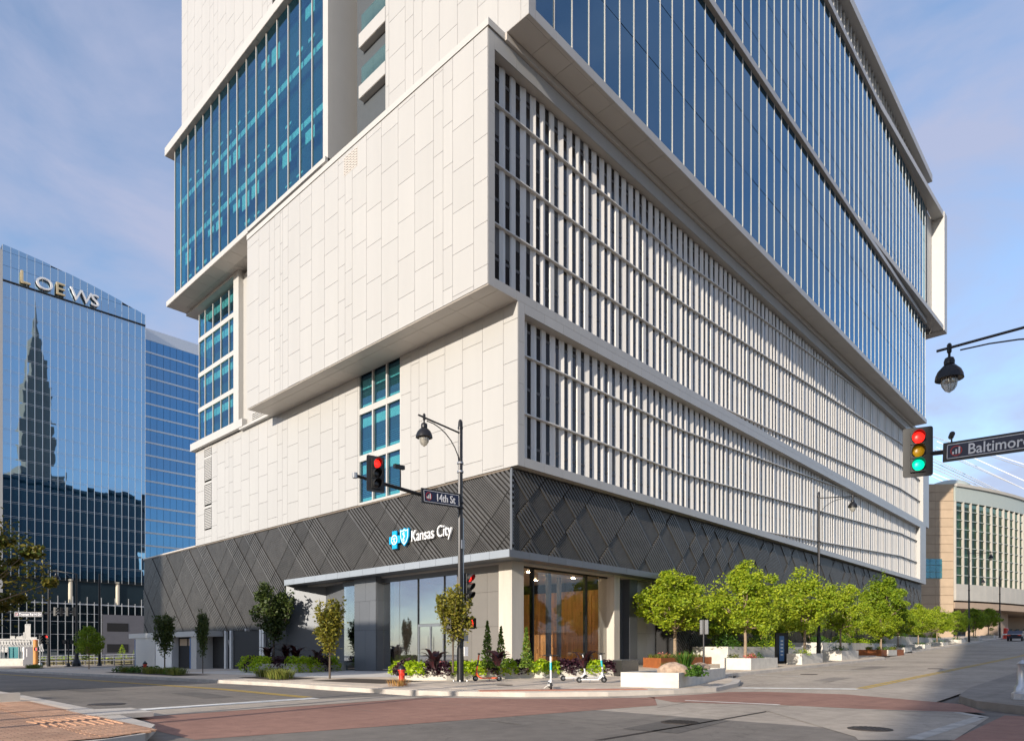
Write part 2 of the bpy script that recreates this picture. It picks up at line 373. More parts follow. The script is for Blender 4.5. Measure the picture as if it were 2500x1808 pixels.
# pavement joints: thin dark grooves laid as a slab grid near the corner
walkslabs = []
def inpoly(x, y, poly):
    c = False; j = len(poly)-1
    for i in range(len(poly)):
        xi, yi = poly[i]; xj, yj = poly[j]
        if (yi > y) != (yj > y) and x < (xj-xi)*(y-yi)/(yj-yi)+xi: c = not c
        j = i
    return c
PV = [o for o in C.objects if o.name.startswith('pavement')][0]
inner = inset(CORNER, .32)
for i in range(-8, 19):
    for j in range(-8, 3):
        x0, y0 = i*1.5, j*1.5
        if len([1 for p in ((x0, y0), (x0+1.5, y0), (x0, y0+1.5), (x0+1.5, y0+1.5)) if inpoly(*p, inner)]) == 4 and not (x0 > -1.6 and y0 > -1.6):
            b = MB(); q = [(x0+.012, y0+.012), (x0+1.488, y0+.012), (x0+1.488, y0+1.488), (x0+.012, y0+1.488)]
            b.loft([(x, y, hh(x, y)+.13) for x, y in q], [(x, y, hh(x, y)+.155) for x, y in q]); b.obj('paving_slab', M_['walk'], PV)
plaza = sheet('plaza', [(-4.6, 3.2), (-1.0, 2.2), (1.0, 1.2), (1.0, 22), (-1.2, 26), (-7, 24), (-7, 5)], .162, mat('plaza_concrete', (.64, .60, .54), .85, 0, .08, .8, .2, 60))
# paint and patches
sheet('crosswalk', [(-19.9, -6.9), (-11.0, -6.9), (-10.2, -8.3), (-8.4, -10.6), (-6.3, -11.9), (-8.8, -13.5), (-17, -12.1), (-19.9, -11.5)], .004, M_['redx'])
sheet('crosswalk', [(-6.4, -11.7), (-4.0, -12.3), (-2.3, -12.4), (-1.5, -13.3), (-1.1, -15.8), (-1.9, -17.6), (-2.9, -19.3), (-5.4, -20.2), (-6.2, -18.3), (-6.5, -15.8), (-7.6, -13.3)], .004, M_['redx'])
sheet('crosswalk', [(-5.8, -20.6), (-32, -20.6), (-32, -25), (-6.2, -25)], .004, M_['redx'])
P_ = lambda *L: [onZ(px, py, .0) for px, py in L]
sheet('concrete_patch', P_((1866, 1733), (1945, 1722), (2160, 1734), (2340, 1739), (2415, 1751), (2330, 1806), (2095, 1806), (2088, 1798)), .008, M_['asph2'])
sheet('stop_line', [(-19.3, -5.25), (-13.6, -4.85), (-13.6, -4.35), (-19.3, -4.75)], .008, M_['wpaint'])
sheet('concrete_strip', [(-19.6, -6.85), (-11.2, -6.85), (-11.3, -5.6), (-13.6, -5.0), (-19.4, -5.3)], .005, M_['asph2'])
sheet('stop_line', [(-.55, -11.9), (-.05, -11.9), (1.6, -15.5), (1.1, -15.5)], .008, M_['wpaint'])
for o in (0, .22):
    sheet('centre_line', [(-13.55-o, -4.2), (-13.43-o, -4.2), (-13.43-o, 57), (-13.55-o, 57)], .008, M_['yel'])
    sheet('centre_line', [(1.6, -15.45-o), (1.6, -15.33-o), (125, -15.33-o), (125, -15.45-o)], .008, M_['yel'])
for px, py, a in ((1900, 1649, 2.2), (2030, 1635, 2.6), (2100, 1623, 2.6), (2215, 1611, 3)):
    x, y, z = onG(px, py, 0); sheet('parking_line', [(x-.06, y-a/2), (x+.06, y-a/2), (x+.06, y+a/2), (x-.06, y+a/2)], .008, M_['wpaint'])
sheet('edge_line', [(-6.9, -13.25), (-6.75, -13.2), (-6.35, -15.8), (-6.55, -15.8)], .009, M_['wpaint'])
x0, y0 = onZ(1960, 1726, 0); x1, y1 = onZ(2345, 1738, 0); x2, y2 = onZ(2415, 1750, 0); x3, y3 = onZ(2250, 1806, 0)
sheet('edge_line', [(x0, y0), (x1, y1), (x1-.12, y1), (x0-.12, y0)], .012, M_['wworn'])
sheet('edge_line', [(x1, y1), (x2, y2), (x2-.35, y2+.1), (x1-.2, y1+.1)], .012, M_['wworn'])
sheet('edge_line', [(x2, y2), (x3, y3), (x3, y3+.25), (x2-.2, y2+.25)], .012, M_['wworn'])
sheet('crack_line', P_((1450, 1806), (1660, 1772), (1870, 1735), (1872, 1737), (1664, 1774), (1470, 1806)), .006, M_['iron'])
for k in range(26):                                     # tar-sealed cracks and dark worn patches
    px = random.uniform(60, 2350); py = random.choice([random.uniform(1700, 1800), random.uniform(1670, 1720)])
    x, y = onZ(px, py, 0)
    if inpoly(x, y, CORNER) or x < -19.6 or y < -18: continue
    a = random.choice([0, .1, 1.57, 1.5])+random.uniform(-.1, .1); ln = random.uniform(.8, 2.6); w = random.uniform(.012, .03)
    dx, dy = math.cos(a)*ln/2, math.sin(a)*ln/2; nx, ny = -math.sin(a)*w, math.cos(a)*w
    sheet('road_crack', [(x-dx-nx, y-dy-ny), (x+dx-nx, y+dy-ny), (x+dx+nx, y+dy+ny), (x-dx+nx, y-dy+ny)], .007, M_['asph'])
for (x, y, w, l, a) in ((-12.5, -16.2, 1.1, 2.6, .1), (-15.4, -9.3+8.6, .9, 3.2, 1.5), (6.5, -13.0, .8, 3.0, .02), (18, -11.4, 1.0, 4.5, .02), (-16.8, 6, 1.2, 3.6, 1.57)):
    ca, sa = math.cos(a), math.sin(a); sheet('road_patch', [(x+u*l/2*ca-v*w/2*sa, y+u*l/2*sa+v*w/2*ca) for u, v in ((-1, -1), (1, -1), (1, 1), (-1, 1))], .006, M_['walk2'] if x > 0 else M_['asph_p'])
def manhole(px, py, off, label, r=.38, rib=True):
    x, y, z = onG(px, py, off)
    t = thing('manhole_cover', label, 'manhole cover', (x, y, z))
    MB().lathe((0, 0, -.03), [(r, 0), (r, .038), (r-.03, .040)], 24).obj('rim', M_['iron'], t)
    if rib:
        for k in range(-4, 5):
            w = math.sqrt(max(.01, (r-.05)**2-(k*.075)**2)); MB().box(-w, w, k*.075-.022, k*.075+.022, .0, .016).obj('rib', M_['iron'], t)
manhole(1660, 1762, .008, 'ribbed iron manhole cover on the dark asphalt in the middle of the crossing')
manhole(2124, 1778, .012, 'ribbed iron manhole cover in the pale concrete patch of the crossing')
manhole(1232, 1671, .16, 'flat iron cover set in the pavement beside the signal pole', .3, False)
manhole(2283, 1631, .004, 'small dark manhole cover beside the yellow line of the uphill street', .36, False)
manhole(1975, 1645, .004, 'rusty flat cover in the parking lane by the concrete planters', .4, False)
manhole(260, 1718, .004, 'dark cover in the road by the brick corner', .45, False)
# tactile ramp tiles at the tower corner, brick corner with its tactile strip
for (a, b, n) in ((( -9.6, -7.6), (-5.2, -11.0), 9),):
    A, B = Vector(a), Vector(b); d = (B-A)/n; nn = Vector((-d.y, d.x)).normalized()*.55
    for k in range(n):
        p = A+d*k; q = A+d*(k+1)
        sheet('tactile_tile', [tuple(p+(q-p)*.02), tuple(q-(q-p)*.02), tuple(q-(q-p)*.02+nn), tuple(p+(q-p)*.02+nn)], .165, M_['tact'], thick=.02)
BR = [o for o in C.objects if o.name.startswith('pavement')][1]
bi = 0
for i in range(0, 60):
    for j in range(0, 110):
        x = -20.35-i*.22-(.11 if j % 2 else 0); y = -11.3+j*.115
        if inpoly(x-.1, y+.05, [(-20.3, -11.0), (-20.3, -2.2), (-33, -2.2), (-33, -11.5), (-21.2, -11.5)]) and bi < 300 and depth(x, y) > 6 and abs(math.atan2((x-CX)*RT[0]+(y-CY)*RT[1], depth(x, y))) < R(37.6):
            ubox('brick', M_['brick'], BR, x-.212, x-.004, y+.004, y+.111, .14, .1705); bi += 1
bm_ = bpy.data.materials.new('brick_paving'); bm_.use_nodes = True; t_ = bm_.node_tree; n_ = t_.nodes; l_ = t_.links.new
g_ = n_.new('ShaderNodeNewGeometry'); br_ = n_.new('ShaderNodeTexBrick'); br_.inputs['Scale'].default_value = 1; br_.inputs['Brick Width'].default_value = .22; br_.inputs['Row Height'].default_value = .115; br_.inputs['Mortar Size'].default_value = .006
br_.inputs['Color1'].default_value = (.42, .235, .145, 1); br_.inputs['Color2'].default_value = (.55, .33, .21, 1); br_.inputs['Mortar'].default_value = (.16, .10, .07, 1)
nz_ = n_.new('ShaderNodeTexNoise'); nz_.inputs['Scale'].default_value = 1.2; nz_.inputs['Detail'].default_value = 6; l_(g_.outputs['Position'], nz_.inputs['Vector'])
mr_ = n_.new('ShaderNodeMapRange'); mr_.inputs['From Min'].default_value = .3; mr_.inputs['From Max'].default_value = .7; mr_.inputs['To Min'].default_value = .75; mr_.inputs['To Max'].default_value = 1.1; l_(nz_.outputs[0], mr_.inputs[0])
vm_ = n_.new('ShaderNodeVectorMath'); vm_.operation = 'SCALE'; l_(br_.outputs['Color'], vm_.inputs[0]); l_(mr_.outputs[0], vm_.inputs['Scale'])
l_(g_.outputs['Position'], br_.inputs['Vector']); l_(vm_.outputs[0], n_['Principled BSDF'].inputs['Base Color']); n_['Principled BSDF'].inputs['Roughness'].default_value = .85
sheet('brick_bed', [(-20.3, -11.0), (-20.3, -2.2), (-33, -2.2), (-33, -11.5), (-21.2, -11.5)], .164, bm_)
for k in range(9):
    b_ = MB().tube([(-20.42-.13*k, -9.7+.05*k, .168), (-20.40-.13*k, -8.6, .17), (-20.46-.13*k, -7.7-.04*k, .168)], .017, 5); tag(b_.obj('tactile_rib', M_['brick']), kind='structure')
sheet('kerb_ramp', [(-20.4, -5.9), (-19.2, -6.2), (-19.2, -7.6), (-20.4, -7.6)], .168, M_['kerb'], thick=.1)
# ================================================================== office tower
T = thing('office_tower', 'white panelled office tower with dark ribbed base and blue glass upper floors', 'building')
def lbox(name, m, par, d0, d1, s0, s1, z0, z1): return ubox(name, m, par, d0, d1, s0, s1, z0, z1)
def core(name, m, *b, par=None): return MB().box(*b).obj(name, m, par or T)
WID = [1.42, 1.42, .74, .74, 1.5, 1.5, 1.42, 1.5, .72, .74, 1.5, 1.42, 1.5]
def panels_x(par, x0, y0, y1, z0, z1, seed, H=2.04, m=None, cor=None, stuff=None):   # panels on a wall facing -x
    rn = random.Random(seed); y = y0; k = seed; st = 0; m = m or M_['white']
    while y < y1-.02:
        w = WID[k % len(WID)] if not (cor and y == y0) else cor; k += 1
        if y+w > y1-.3: w = y1-y
        st = (st+rn.choice([.9, 1.1, .55, 1.35])) % H
        z = z0-(H-st)
        while z < z1-.02:
            a, b = max(z, z0), min(z+H, z1)
            if b-a > .06:
                if stuff is not None: stuff.box(x0-.045, x0, y+.009, y+w-.009, a+.010, b-.010)
                else: ubox('wall_panel', m, par, x0-.045, x0, y+.009, y+w-.009, a+.010, b-.010)
            z += H
        y += w
def panels_y(par, y0, x0, x1, z0, z1, seed, H=2.04, stuff=None, w0=1.45):            # panels on a wall facing -y
    rn = random.Random(seed); x = x0; st = 0
    while x < x1-.02:
        w = min(w0, x1-x); w = x1-x if x1-x-w < .3 else w
        st = (st+rn.choice([.9, 1.2, .6])) % H; z = z0-(H-st)
        while z < z1-.02:
            a, b = max(z, z0), min(z+H, z1)
            if b-a > .06:
                if stuff is not None: stuff.box(x+.01, x+w-.01, y0-.045, y0, a+.01, b-.01)
                else: ubox('wall_panel', M_['white'], par, x+.01, x+w-.01, y0-.045, y0, a+.01, b-.01)
            z += H
        x += w
# ---- lower white box -------------------------------------------------
E_ = -.43
DT = 10.5
lw = MB(); lw.box(.6, 84.5, .9, 38.1, DT+.05, 18.6)
LB = lw.obj('lower_box', M_['darkin'], T)
wl = MB()                                   # joint-dark substrate behind the panels on the left side
for a, b in ((E_+.05, 8.87), (13.25, 38.1)): wl.box(.0, .05, a, b, DT, 18.75)
wl.obj('substrate', mat('joint_backing', (.10, .09, .08), .8), LB)
panels_x(LB, 0, E_, 8.87, DT, 18.62, 3, cor=.98)
panels_x(LB, 0, 13.25, 34.85, DT, 18.72, 1)
panels_x(LB, 0, 36.3, 38.15, DT, 18.72, 7)
panels_x(LB, 0, 34.85, 36.3, DT, 11.65, 5)
MB().box(.0, .04, 34.87, 36.28, 11.68, 18.7).obj('louver_recess', M_['soff'], LB)
for a, b in ((17.95, 18.57), (15.87, 17.73), (13.8, 15.55), (11.73, 13.49)):
    t = MB().box(-.05, -.002, 34.87, 36.28, b, b+.2).obj('louver', M_['white2'], LB)
    z = a+.05
    while z < b-.04: ubox('louver_blade', M_['white2'], t, -.045, -.005, 34.93, 36.22, z, z+.085); z += .14
# white end wall on the far left side of the box is hidden; window strip
WS = MB().box(.3, .34, 8.87, 13.25, DT, 18.62).obj('window_strip', M_['intd'], LB)
for z0, z1 in ((10.63, 13.19), (13.57, 16.14), (16.51, 18.53)):
    for y0, y1 in ((8.95, 10.24), (10.36, 11.66), (11.78, 13.12)):
        ubox('pane', G_['office'], WS, .10, .115, y0, y1, z0, z1)
    ubox('blind', M_['tealp'], WS, .24, .26, 8.95, 13.12, z1-.75, z1-.2)
    ubox('blind', M_['tealp'], WS, .24, .26, 8.95, 13.12, z0+.02, z0+.3)
    for q in range(6): ubox('railing_bar', M_['alu'], WS, .2, .215, 8.95, 13.12, z0+.38+q*.12, z0+.395+q*.12)
for y in (8.87, 10.24, 11.66, 13.12): ubox('mullion', M_['white2'], WS, -.02, .14, y, y+.12 if y < 13.1 else y+.13, DT, 18.62)
for z0, z1 in ((10.5, 10.63), (13.19, 13.57), (16.14, 16.51)): ubox('transom', M_['white2'], WS, -.01, .14, 8.9, 13.2, z0, z1)
# right side: frame, fascias
def fascia(par, y, x0, x1, z0, z1, w=1.524, d=.06, m=None):
    x = x0
    while x < x1-.05:
        ubox('fascia_panel', m or M_['white'], par, x+.006, min(x+w, x1)-.006, y, y+d, z0+.005, z1-.005); x += w
MB().box(.02, 84.5, E_+.06, 1.0, DT+.02, 10.96).obj('sill_band', M_['soff'], LB)
MB().box(.02, 84.5, E_+.06, 1.0, 18.1, 18.62).obj('head_band', M_['soff'], LB)
fascia(LB, E_, .47, 81.3, DT, 10.97)
fascia(LB, E_, .47, 81.3, 18.1, 18.6)
for z in range(4): ubox('wall_panel', M_['white'], LB, .0, .46, E_, E_+.06, DT+z*2.04+.005, min(18.6, DT+(z+1)*2.04)-.005)
MB().box(.05, .46, E_+.06, .9, DT, 18.6).obj('jamb', M_['white'], LB)
for z in range(4): ubox('wall_panel', M_['white'], LB, 81.3, 84.6, E_, E_+.06, DT+z*2.04+.005, min(18.6, DT+(z+1)*2.04)-.005)
MB().box(81.3, 84.6, E_+.06, .9, DT, 18.6).obj('jamb', M_['white'], LB)
# ---- folded fins behind rails ---------------------------------------
def fin_mesh(ring, nm):           # folded plate in plan
    return MB().loft([(p, q, 0) for p, q in ring], [(p, q, 1) for p, q in ring]).mesh(nm, M_['fin'])
FINS = [fin_mesh([(0, .124), (0, .11), (.17, .11), (.35, .02), (.375, .035), (.38, .124)], 'fin_a'),
        fin_mesh([(0, .124), (0, .11), (.17, .02), (.21, .02), (.385, .07), (.39, .124)], 'fin_b'),
        fin_mesh([(0, .124), (0, .12), (.05, .05), (.365, .05), (.385, .07), (.39, .124)], 'fin_c'),
        fin_mesh([(0, .124), (0, .11), (.10, .11), (.355, .02), (.375, .035), (.38, .124)], 'fin_d')]
def ramp(x): return 0 if x < 17 else (2.93*(x-17)/55.5 if x < 72.5 else 2.93)
def fins(par, x0, x1, z0, z1, rails):
    x = x0; k = 0
    while x < x1-.5:
        o = put('fin', FINS[k % 4], par, (x, 0, z0)); o.scale = (1, 1, z1-z0)
        x += .753 if k % 4 != 3 else .76; k += 1
    for z in rails:
        pts = [(x0, z), (17, z), (72.5, z+2.93), (x1, z+2.93)]
        b = MB()
        for (a, za), (c, zb) in zip(pts, pts[1:]):
            lo = max(za, z0-.3); 
            if zb < z0 or za > z1: continue
            if za < z0: a += (z0-za)/(zb-za)*(c-a); za = z0
            if zb > z1: c = a+(z1-za)/(zb-za)*(c-a); zb = z1
            b.loft([(a, -.09, za), (a, .28, za), (a, .28, za+.06), (a, -.09, za+.06)], [(c, -.09, zb), (c, .28, zb), (c, .28, zb+.06), (c, -.09, zb+.06)])
        if b.v: b.obj('rail', M_['fin'], par)
    # dark glazing right behind the fins, with paler screens in the upper part of each storey
    MB().box(x0-.2, x1, .125, .16, z0, z1).obj('slot_glazing', M_['slot'], par)
    sc_ = MB(); x = x0-.36; rr_ = random.Random(int(x1*10))
    while x < x1:
        for z in list(rails)+[rails[0]+2.93]:
            zz = z+ramp(x); h0 = rr_.choice([.55, .9, 1.3, 1.3, .3])
            a_, b_ = max(z0+.02, zz-h0), min(z1-.02, zz)
            if b_-a_ > .1 and rr_.random() < .75: sc_.box(x, x+.36, .112, .124, a_, b_)
            if z0+.1 < zz-1.62 < z1-.2: sc_.box(x, x+.36, .10, .124, zz-1.62, zz-1.48)
        x += .753
    tag(sc_.obj('slot_screens', M_['screen'], par), kind='stuff')
fins(LB, .78, 81.3, 10.96, 18.1, (16.25, 13.32, 10.39))
# ---- upper white box -------------------------------------------------
UX = -2.08
UB = MB().box(UX+.1, 86.3, .9, 23.9, 18.65, 30.7).obj('upper_box', M_['darkin'], T)
MB().box(UX+.0, UX+.1, E_+.05, 23.93, 18.6, 30.6).obj('substrate', bpy.data.materials['joint_backing'], UB)
panels_x(UB, UX, E_, 19.6-.4, 18.6, 30.62, 6, cor=.95)
panels_x(UB, UX, 19.2, 23.95, 18.6, 30.62, 2)
t = MB().box(UX-.055, UX-.048, 10.2, 11.6, 29.3, 30.4).obj('perforated_vent', M_['soff'], UB)
for i in range(9):
    for j in range(7): ubox('vent_slot', M_['darkin'], t, UX-.058, UX-.054, 10.26+i*.15, 10.33+i*.15, 29.36+j*.15+(.04 if i % 2 else 0), 29.42+j*.15+(.04 if i % 2 else 0))
cap = MB(); cap.box(UX-.07, UX+.5, E_-.07, 24.0, 30.66, 31.0); cap.box(UX+.5, -.9, E_-.07, .4, 30.66, 31.0)
cap.obj('parapet_cap', M_['white2'], UB)
MB().box(UX-.02, UX+.1, E_-.02, 23.97, 30.60, 30.66).obj('cap_reveal', mat('bronze_trim', (.16, .13, .10), .5), UB)
sp = MB().box(UX, .0, E_+.0, 23.93, 18.57, 18.6).obj('soffit', M_['soff'], UB)
y = E_
while y < 23.9:
    ubox('soffit_panel', M_['soff'], sp, UX+.01, UX+.66, y+.008, min(y+1.5, 23.93)-.008, 18.555, 18.57); ubox('soffit_panel', M_['soff'], sp, UX+.68, -.02, y+.008, min(y+1.5, 23.93)-.008, 18.555, 18.57); y += 1.5
MB().box(UX+.1, 0.6, 23.8, 23.95, 18.6, 30.6).obj('end_wall', M_['white'], UB)
MB().box(UX+.02, 86.3, E_+.06, 1.0, 18.63, 19.0).obj('sill_band', M_['soff'], UB)
MB().box(UX+.02, 86.3, E_+.06, 1.0, 29.9, 30.6).obj('head_band', M_['soff'], UB)
fascia(UB, E_, UX+.42, 83.0, 18.6, 19.03)
fascia(UB, E_, UX+.42, 83.0, 29.85, 30.62)
for z in range(6): ubox('wall_panel', M_['white'], UB, UX+.0, UX+.42, E_, E_+.06, 18.6+z*2.04+.005, min(30.62, 18.6+(z+1)*2.04)-.005)
MB().box(UX+.05, UX+.42, E_+.06, .9, 18.6, 30.6).obj('jamb', M_['white'], UB)
for z in range(6): ubox('wall_panel', M_['white'], UB, 83, 86.4, E_, E_+.06, 18.6+z*2.04+.005, min(30.62, 18.6+(z+1)*2.04)-.005)
MB().box(83, 86.4, E_+.06, .9, 18.6, 30.6).obj('jamb', M_['white'], UB)
fins(UB, -1.55, 83.0, 19.0, 29.87, (27.75, 24.85, 21.95, 19.05-.03))
# ---- glass tower, right side ----------------------------------------
GX0, GY = -1.0, -2.0
GV = MB().box(-.6, 77.3, -1.2, 12.5, 31.1, 62.0).obj('glass_volume', M_['intd'], T)
for a, b, m in ((31.0, 31.5, 0), (44.05, 44.55, 1)):
    MB().box(GX0+.02, 77.5, GY+.06, -.5, a+.02, b-.02).obj('slab_edge', M_['soff'], GV)
    fascia(GV, GY, GX0+.5, 77.5, a, b)
    ubox('fascia_panel', M_['white'], GV, GX0, GX0+.49, GY, GY+.06, a+.005, b-.005)
x = GX0                                              # soffit panels under the lower glass volume
while x < 77.4:
    ubox('soffit_panel', M_['soff'], GV, x+.01, min(x+1.75, 77.5)-.01, GY+.22, -.62, 30.985, 31.0)
    ubox('soffit_panel', M_['soff'], GV, x+.01, min(x+1.75, 77.5)-.01, GY+.01, GY+.21, 30.985, 31.0)
    x += 1.75
ubox('soffit_panel', M_['soff'], GV, GX0, 83, -.60, -.36, 30.64, 31.0)
x = GX0
while x < 77.4:
    ubox('soffit_panel', M_['soff'], GV, x+.01, min(x+1.75, 77.5)-.01, GY+.01, -.9, 44.035, 44.05); x += 1.75
fl1 = [31.5, 36.1, 40.08, 44.04]; fl2 = [44.55, 47.0, 51.0, 55.0, 60.0]
pt = MB()
n1_ = 55
for k in range(n1_):
    xa, xb = -.25+1.42*k, -.25+1.42*(k+1)
    if k == 0: xa = -.5
    for z0, z1 in zip(fl1, fl1[1:]): ubox('pane', G_['tower'], GV, xa+.02, xb-.02, -1.72, -1.70, z0+.03, z1-.03)
    for z0, z1 in zip(fl2, fl2[1:]): pt.box(xa+.02, xb-.02, -1.72, -1.70, z0+.03, z1-.03)
    ubox('mullion', M_['white2'], GV, xb-.025, xb+.025, -1.77, -1.69, 31.5, 44.04)
    ubox('mullion', M_['white2'], GV, xb-.025, xb+.025, -1.77, -1.69, 44.55, 59.95)
tag(pt.obj('upper_panes', G_['tower'], GV), kind='stuff')
ubox('mullion', M_['white2'], GV, -.28, -.22, -1.77, -1.69, 31.5, 44.0)
for k in range(8):                                   # slanted white strips seen behind the lowest glass
    x = 1.5+3.1*k; b = MB().tube([(x, -1.55, 31.9), (x+.2, 1.2, 32.1)], .05, 4); b.obj('ceiling_strip', M_['white2'], GV)
# corner return of the white wall
ubox('wall_panel', M_['white'], GV, GX0, -.52, GY, GY+.3, 31.5, 44.05)
# top: slab, set-back crown with fins, roof
MB().box(GX0, 79.5, GY+.02, -.5, 60.0, 60.6).obj('slab_edge', M_['soff'], GV)
fascia(GV, GY, GX0, 79.5, 60.0, 60.6)
MB().box(GX0, 79.5, -.6, 12, 60.6, 66.0).obj('crown_wall', M_['intd'], GV)
pc = MB()
for k in range(76): pc.box(GX0+1.05*k, GX0+1.05*k+.12, -1.4, -.8, 60.6, 64.0)
tag(pc.obj('crown_fins', M_['white2'], GV), kind='stuff')
MB().box(GX0-.3, 80.2, GY-.1, 12, 64.0, 64.9).obj('roof_band', M_['white2'], GV)
# upper volume frame that slides out to the right
sl = MB()
def wedge(x0, y0, x1, y1, z0, z1, th=.5): return MB().loft([(x0, y0, z0), (x0, -1.6, z0), (x0, -1.6, z1), (x0, y0, z1)], [(x1, y1, z0), (x1, -1.6, z0), (x1, -1.6, z1), (x1, y1, z1)])
wedge(49.8, -1.76, 84.2, -3.0, 44.75, 45.35).obj('shifted_frame', M_['white2'], GV)
wedge(49.8, -1.76, 84.2, -3.0, 60.05, 60.75).obj('shifted_frame', M_['white2'], GV)
MB().box(82.6, 84.25, -3.03, 8, 44.70, 60.80).obj('frame_end', M_['white2'], GV)
MB().box(79.0, 82.6, -1.55, 8, 45.3, 60.1).obj('return_wall', M_['white2'], GV)
MB().box(77.3, 79.0, -1.7, 12, 44.1, 60).obj('return_wall', M_['intd'], GV)
# ---- tower, left side: right-hand white wall -------------------------
TW = MB().box(GX0+.05, -.5, GY+.05, 9.06, 31.0, 66.5).obj('corner_wall', bpy.data.materials['joint_backing'], GV)
panels_x(TW, GX0+.05, GY, 9.06, 31.0, 40, 9, cor=.5)
b = MB(); panels_x(None, GX0+.05, GY, 9.06, 40, 66.5, 4, stuff=b); tag(b.obj('upper_wall_panels', M_['white'], TW), kind='stuff')
# recess with balconies
RC = MB().box(1.6, 2.0, 9.06, 15.0, 30.6, 66).obj('recess_back', M_['white'], T)
b = MB().box(GX0+.2, 2.0, 14.62, 14.7, 30.6, 66.5); b.obj('recess_side', bpy.data.materials['joint_backing'], RC)
panels_y(RC, 14.62, GX0-.55, 1.6, 30.6, 41.5, 5, w0=1.1)
MB().box(GX0+.0, 1.7, 9.0, 9.06, 31, 66).obj('recess_cheek', M_['white'], RC)
for z0, z1 in ((34.64, 35.4), (37.7, 38.55), (41.2, 42.0)):
    bs = MB().box(GX0+.0, 1.6, 9.1, 11.75, z0, z1-.02).obj('balcony', M_['white'], RC)
    ubox('soffit_panel', M_['soff'], bs, GX0+.03, 1.58, 9.12, 11.72, z0-.02, z0)
    ubox('balustrade', G_['balu'], bs, GX0+.06, GX0+.08, 9.1, 10.35, z1, z1+1.05)
    ubox('balustrade', G_['balu'], bs, GX0+.06, GX0+.08, 10.37, 11.55, z1, z1+1.05)
# left curtain wall
LW = MB().box(-.9, 12, 15.0, 38.2, 31.2, 45).obj('curtain_wall', M_['intd'], T)
YM = [14.31+1.512*k for k in range(16)]+[38.3]
FZ = [31.65, 34.0, 36.1, 38.0, 40.1, 42.2, 44.45]
rn = random.Random(5)
for k in range(16):
    for q, (z0, z1) in enumerate(zip(FZ, FZ[1:])): ubox('pane', G_['office'], LW, -1.70, -1.685, YM[k]+.02, YM[k+1]-.02, z0+.012, z1-.012)
    for z in (35.55, 39.6, 43.65):
        if z < 43: ubox('ceiling_edge', M_['tealp'], LW, -1.45, -1.43, YM[k]+.03, YM[k+1]-.03, z, z+.42)
        if rn.random() < .22: ubox('blind', M_['tealp'], LW, -1.40, -1.38, YM[k]+.25, YM[k+1]-.1, z-rn.uniform(.8, 1.5), z-.35)
        if rn.random() < .6: ubox('desk_screen', M_['tealp'], LW, -1.3, -1.28, YM[k]+.4, YM[k+1]-.3, z-2.6, z-2.6+rn.uniform(.1, .3))
for y in YM: ubox('mullion', M_['white2'], LW, -1.765, -1.68, y-.035, y+.035, 31.65, 44.45)
MB().box(-1.69, 8, 38.26, 38.3, 31.65, 44.45).obj('side_glass', G_['office'], LW)
MB().box(-1.9, -1.5, 13.75, 14.27, 30.9, 45.2).obj('white_jamb', M_['white2'], LW)
MB().box(-1.9, 1.6, 13.7, 13.75, 30.9, 45.2).obj('white_jamb', M_['white2'], LW)
lo = MB().box(-2.1, 10, 23.97, 39.27, 31.22, 31.62).obj('base_slab', M_['white2'], LW)
for k in range(10): ubox('soffit_panel', M_['soff'], lo, -2.08, .7, 24+1.527*k+.01, 24+1.527*(k+1)-.01, 31.2, 31.22)
MB().box(-2.09, -1.5, 13.7, 23.97, 31.3, 31.6).obj('base_slab', M_['white2'], LW)
hi = MB().box(-2.1, 10, 13.7, 39.62, 44.47, 45.16).obj('top_slab', M_['white2'], LW)
for k in range(17): ubox('soffit_panel', M_['soff'], hi, -2.08, -1.3, 13.8+1.517*k+.01, 13.8+1.517*(k+1)-.01, 44.45, 44.47)
UW = MB().box(-1.6, 10, 21.2, 37.05, 45.16, 66).obj('upper_left_wall', bpy.data.materials['joint_backing'], T)
b = MB(); panels_x(None, -1.6, 21.2, 37.05, 45.2, 66, 8, stuff=b); tag(b.obj('upper_wall_panels', M_['white'], UW), kind='stuff')
MB().box(1.0, 10, 9, 21.2, 45.16, 66).obj('upper_recess_wall', M_['white'], UW)
# ---- glazed bay over the left end ------------------------------------
BY = MB().box(.9, 10, 29.2, 37.2, 19.4, 31.1).obj('glazed_bay', M_['intd'], T)
MB().box(.0, .9, 23.9, 29.2, 18.7, 31.0).obj('bay_cheek', M_['white'], BY)
BM = [30.08, 31.52, 33.05, 34.6, 36.17, 37.39]
rows = [(19.45, 22.02), (22.45, 25.07), (25.5, 28.12), (28.55, 30.6)]
for z0, z1 in rows:
    for a, b in zip(BM, BM[1:]): ubox('pane', G_['office'], BY, .0, .015, a+.02, b-.02, z0, z1)
    ubox('ceiling_edge', M_['tealp'], BY, .25, .27, 30.2, 37.2, z1-.75, z1-.15)
    ubox('transom', M_['white2'], BY, -.09, .1, 29.9, 37.5, z0-.4, z0-.02)
for y in BM: ubox('mullion', M_['white2'], BY, -.07, .05, y-.04, y+.04, 19.45, 30.6)
MB().box(.0, 8, 37.37, 37.4, 19.45, 30.6).obj('side_glass', G_['office'], BY)
MB().box(-.40, .6, 29.05, 29.95, 19.42, 31.0).obj('bay_frame', M_['white2'], BY)
MB().box(-.42, .9, 29.05, 39.3, 31.0, 31.19).obj('bay_head', M_['white2'], BY)
MB().box(-.42, 8, 28.4, 38.4, 18.8, 19.42).obj('bay_sill', M_['white2'], BY)
MB().box(-.38, .2, 24.0, 29.05, 18.65, 18.8).obj('ledge', M_['white2'], BY)
for k in range(6): ubox('louver_blade', M_['white2'], BY, -.1, .05, 24.3, 27.5, 18.85+k*.14, 18.92+k*.14)
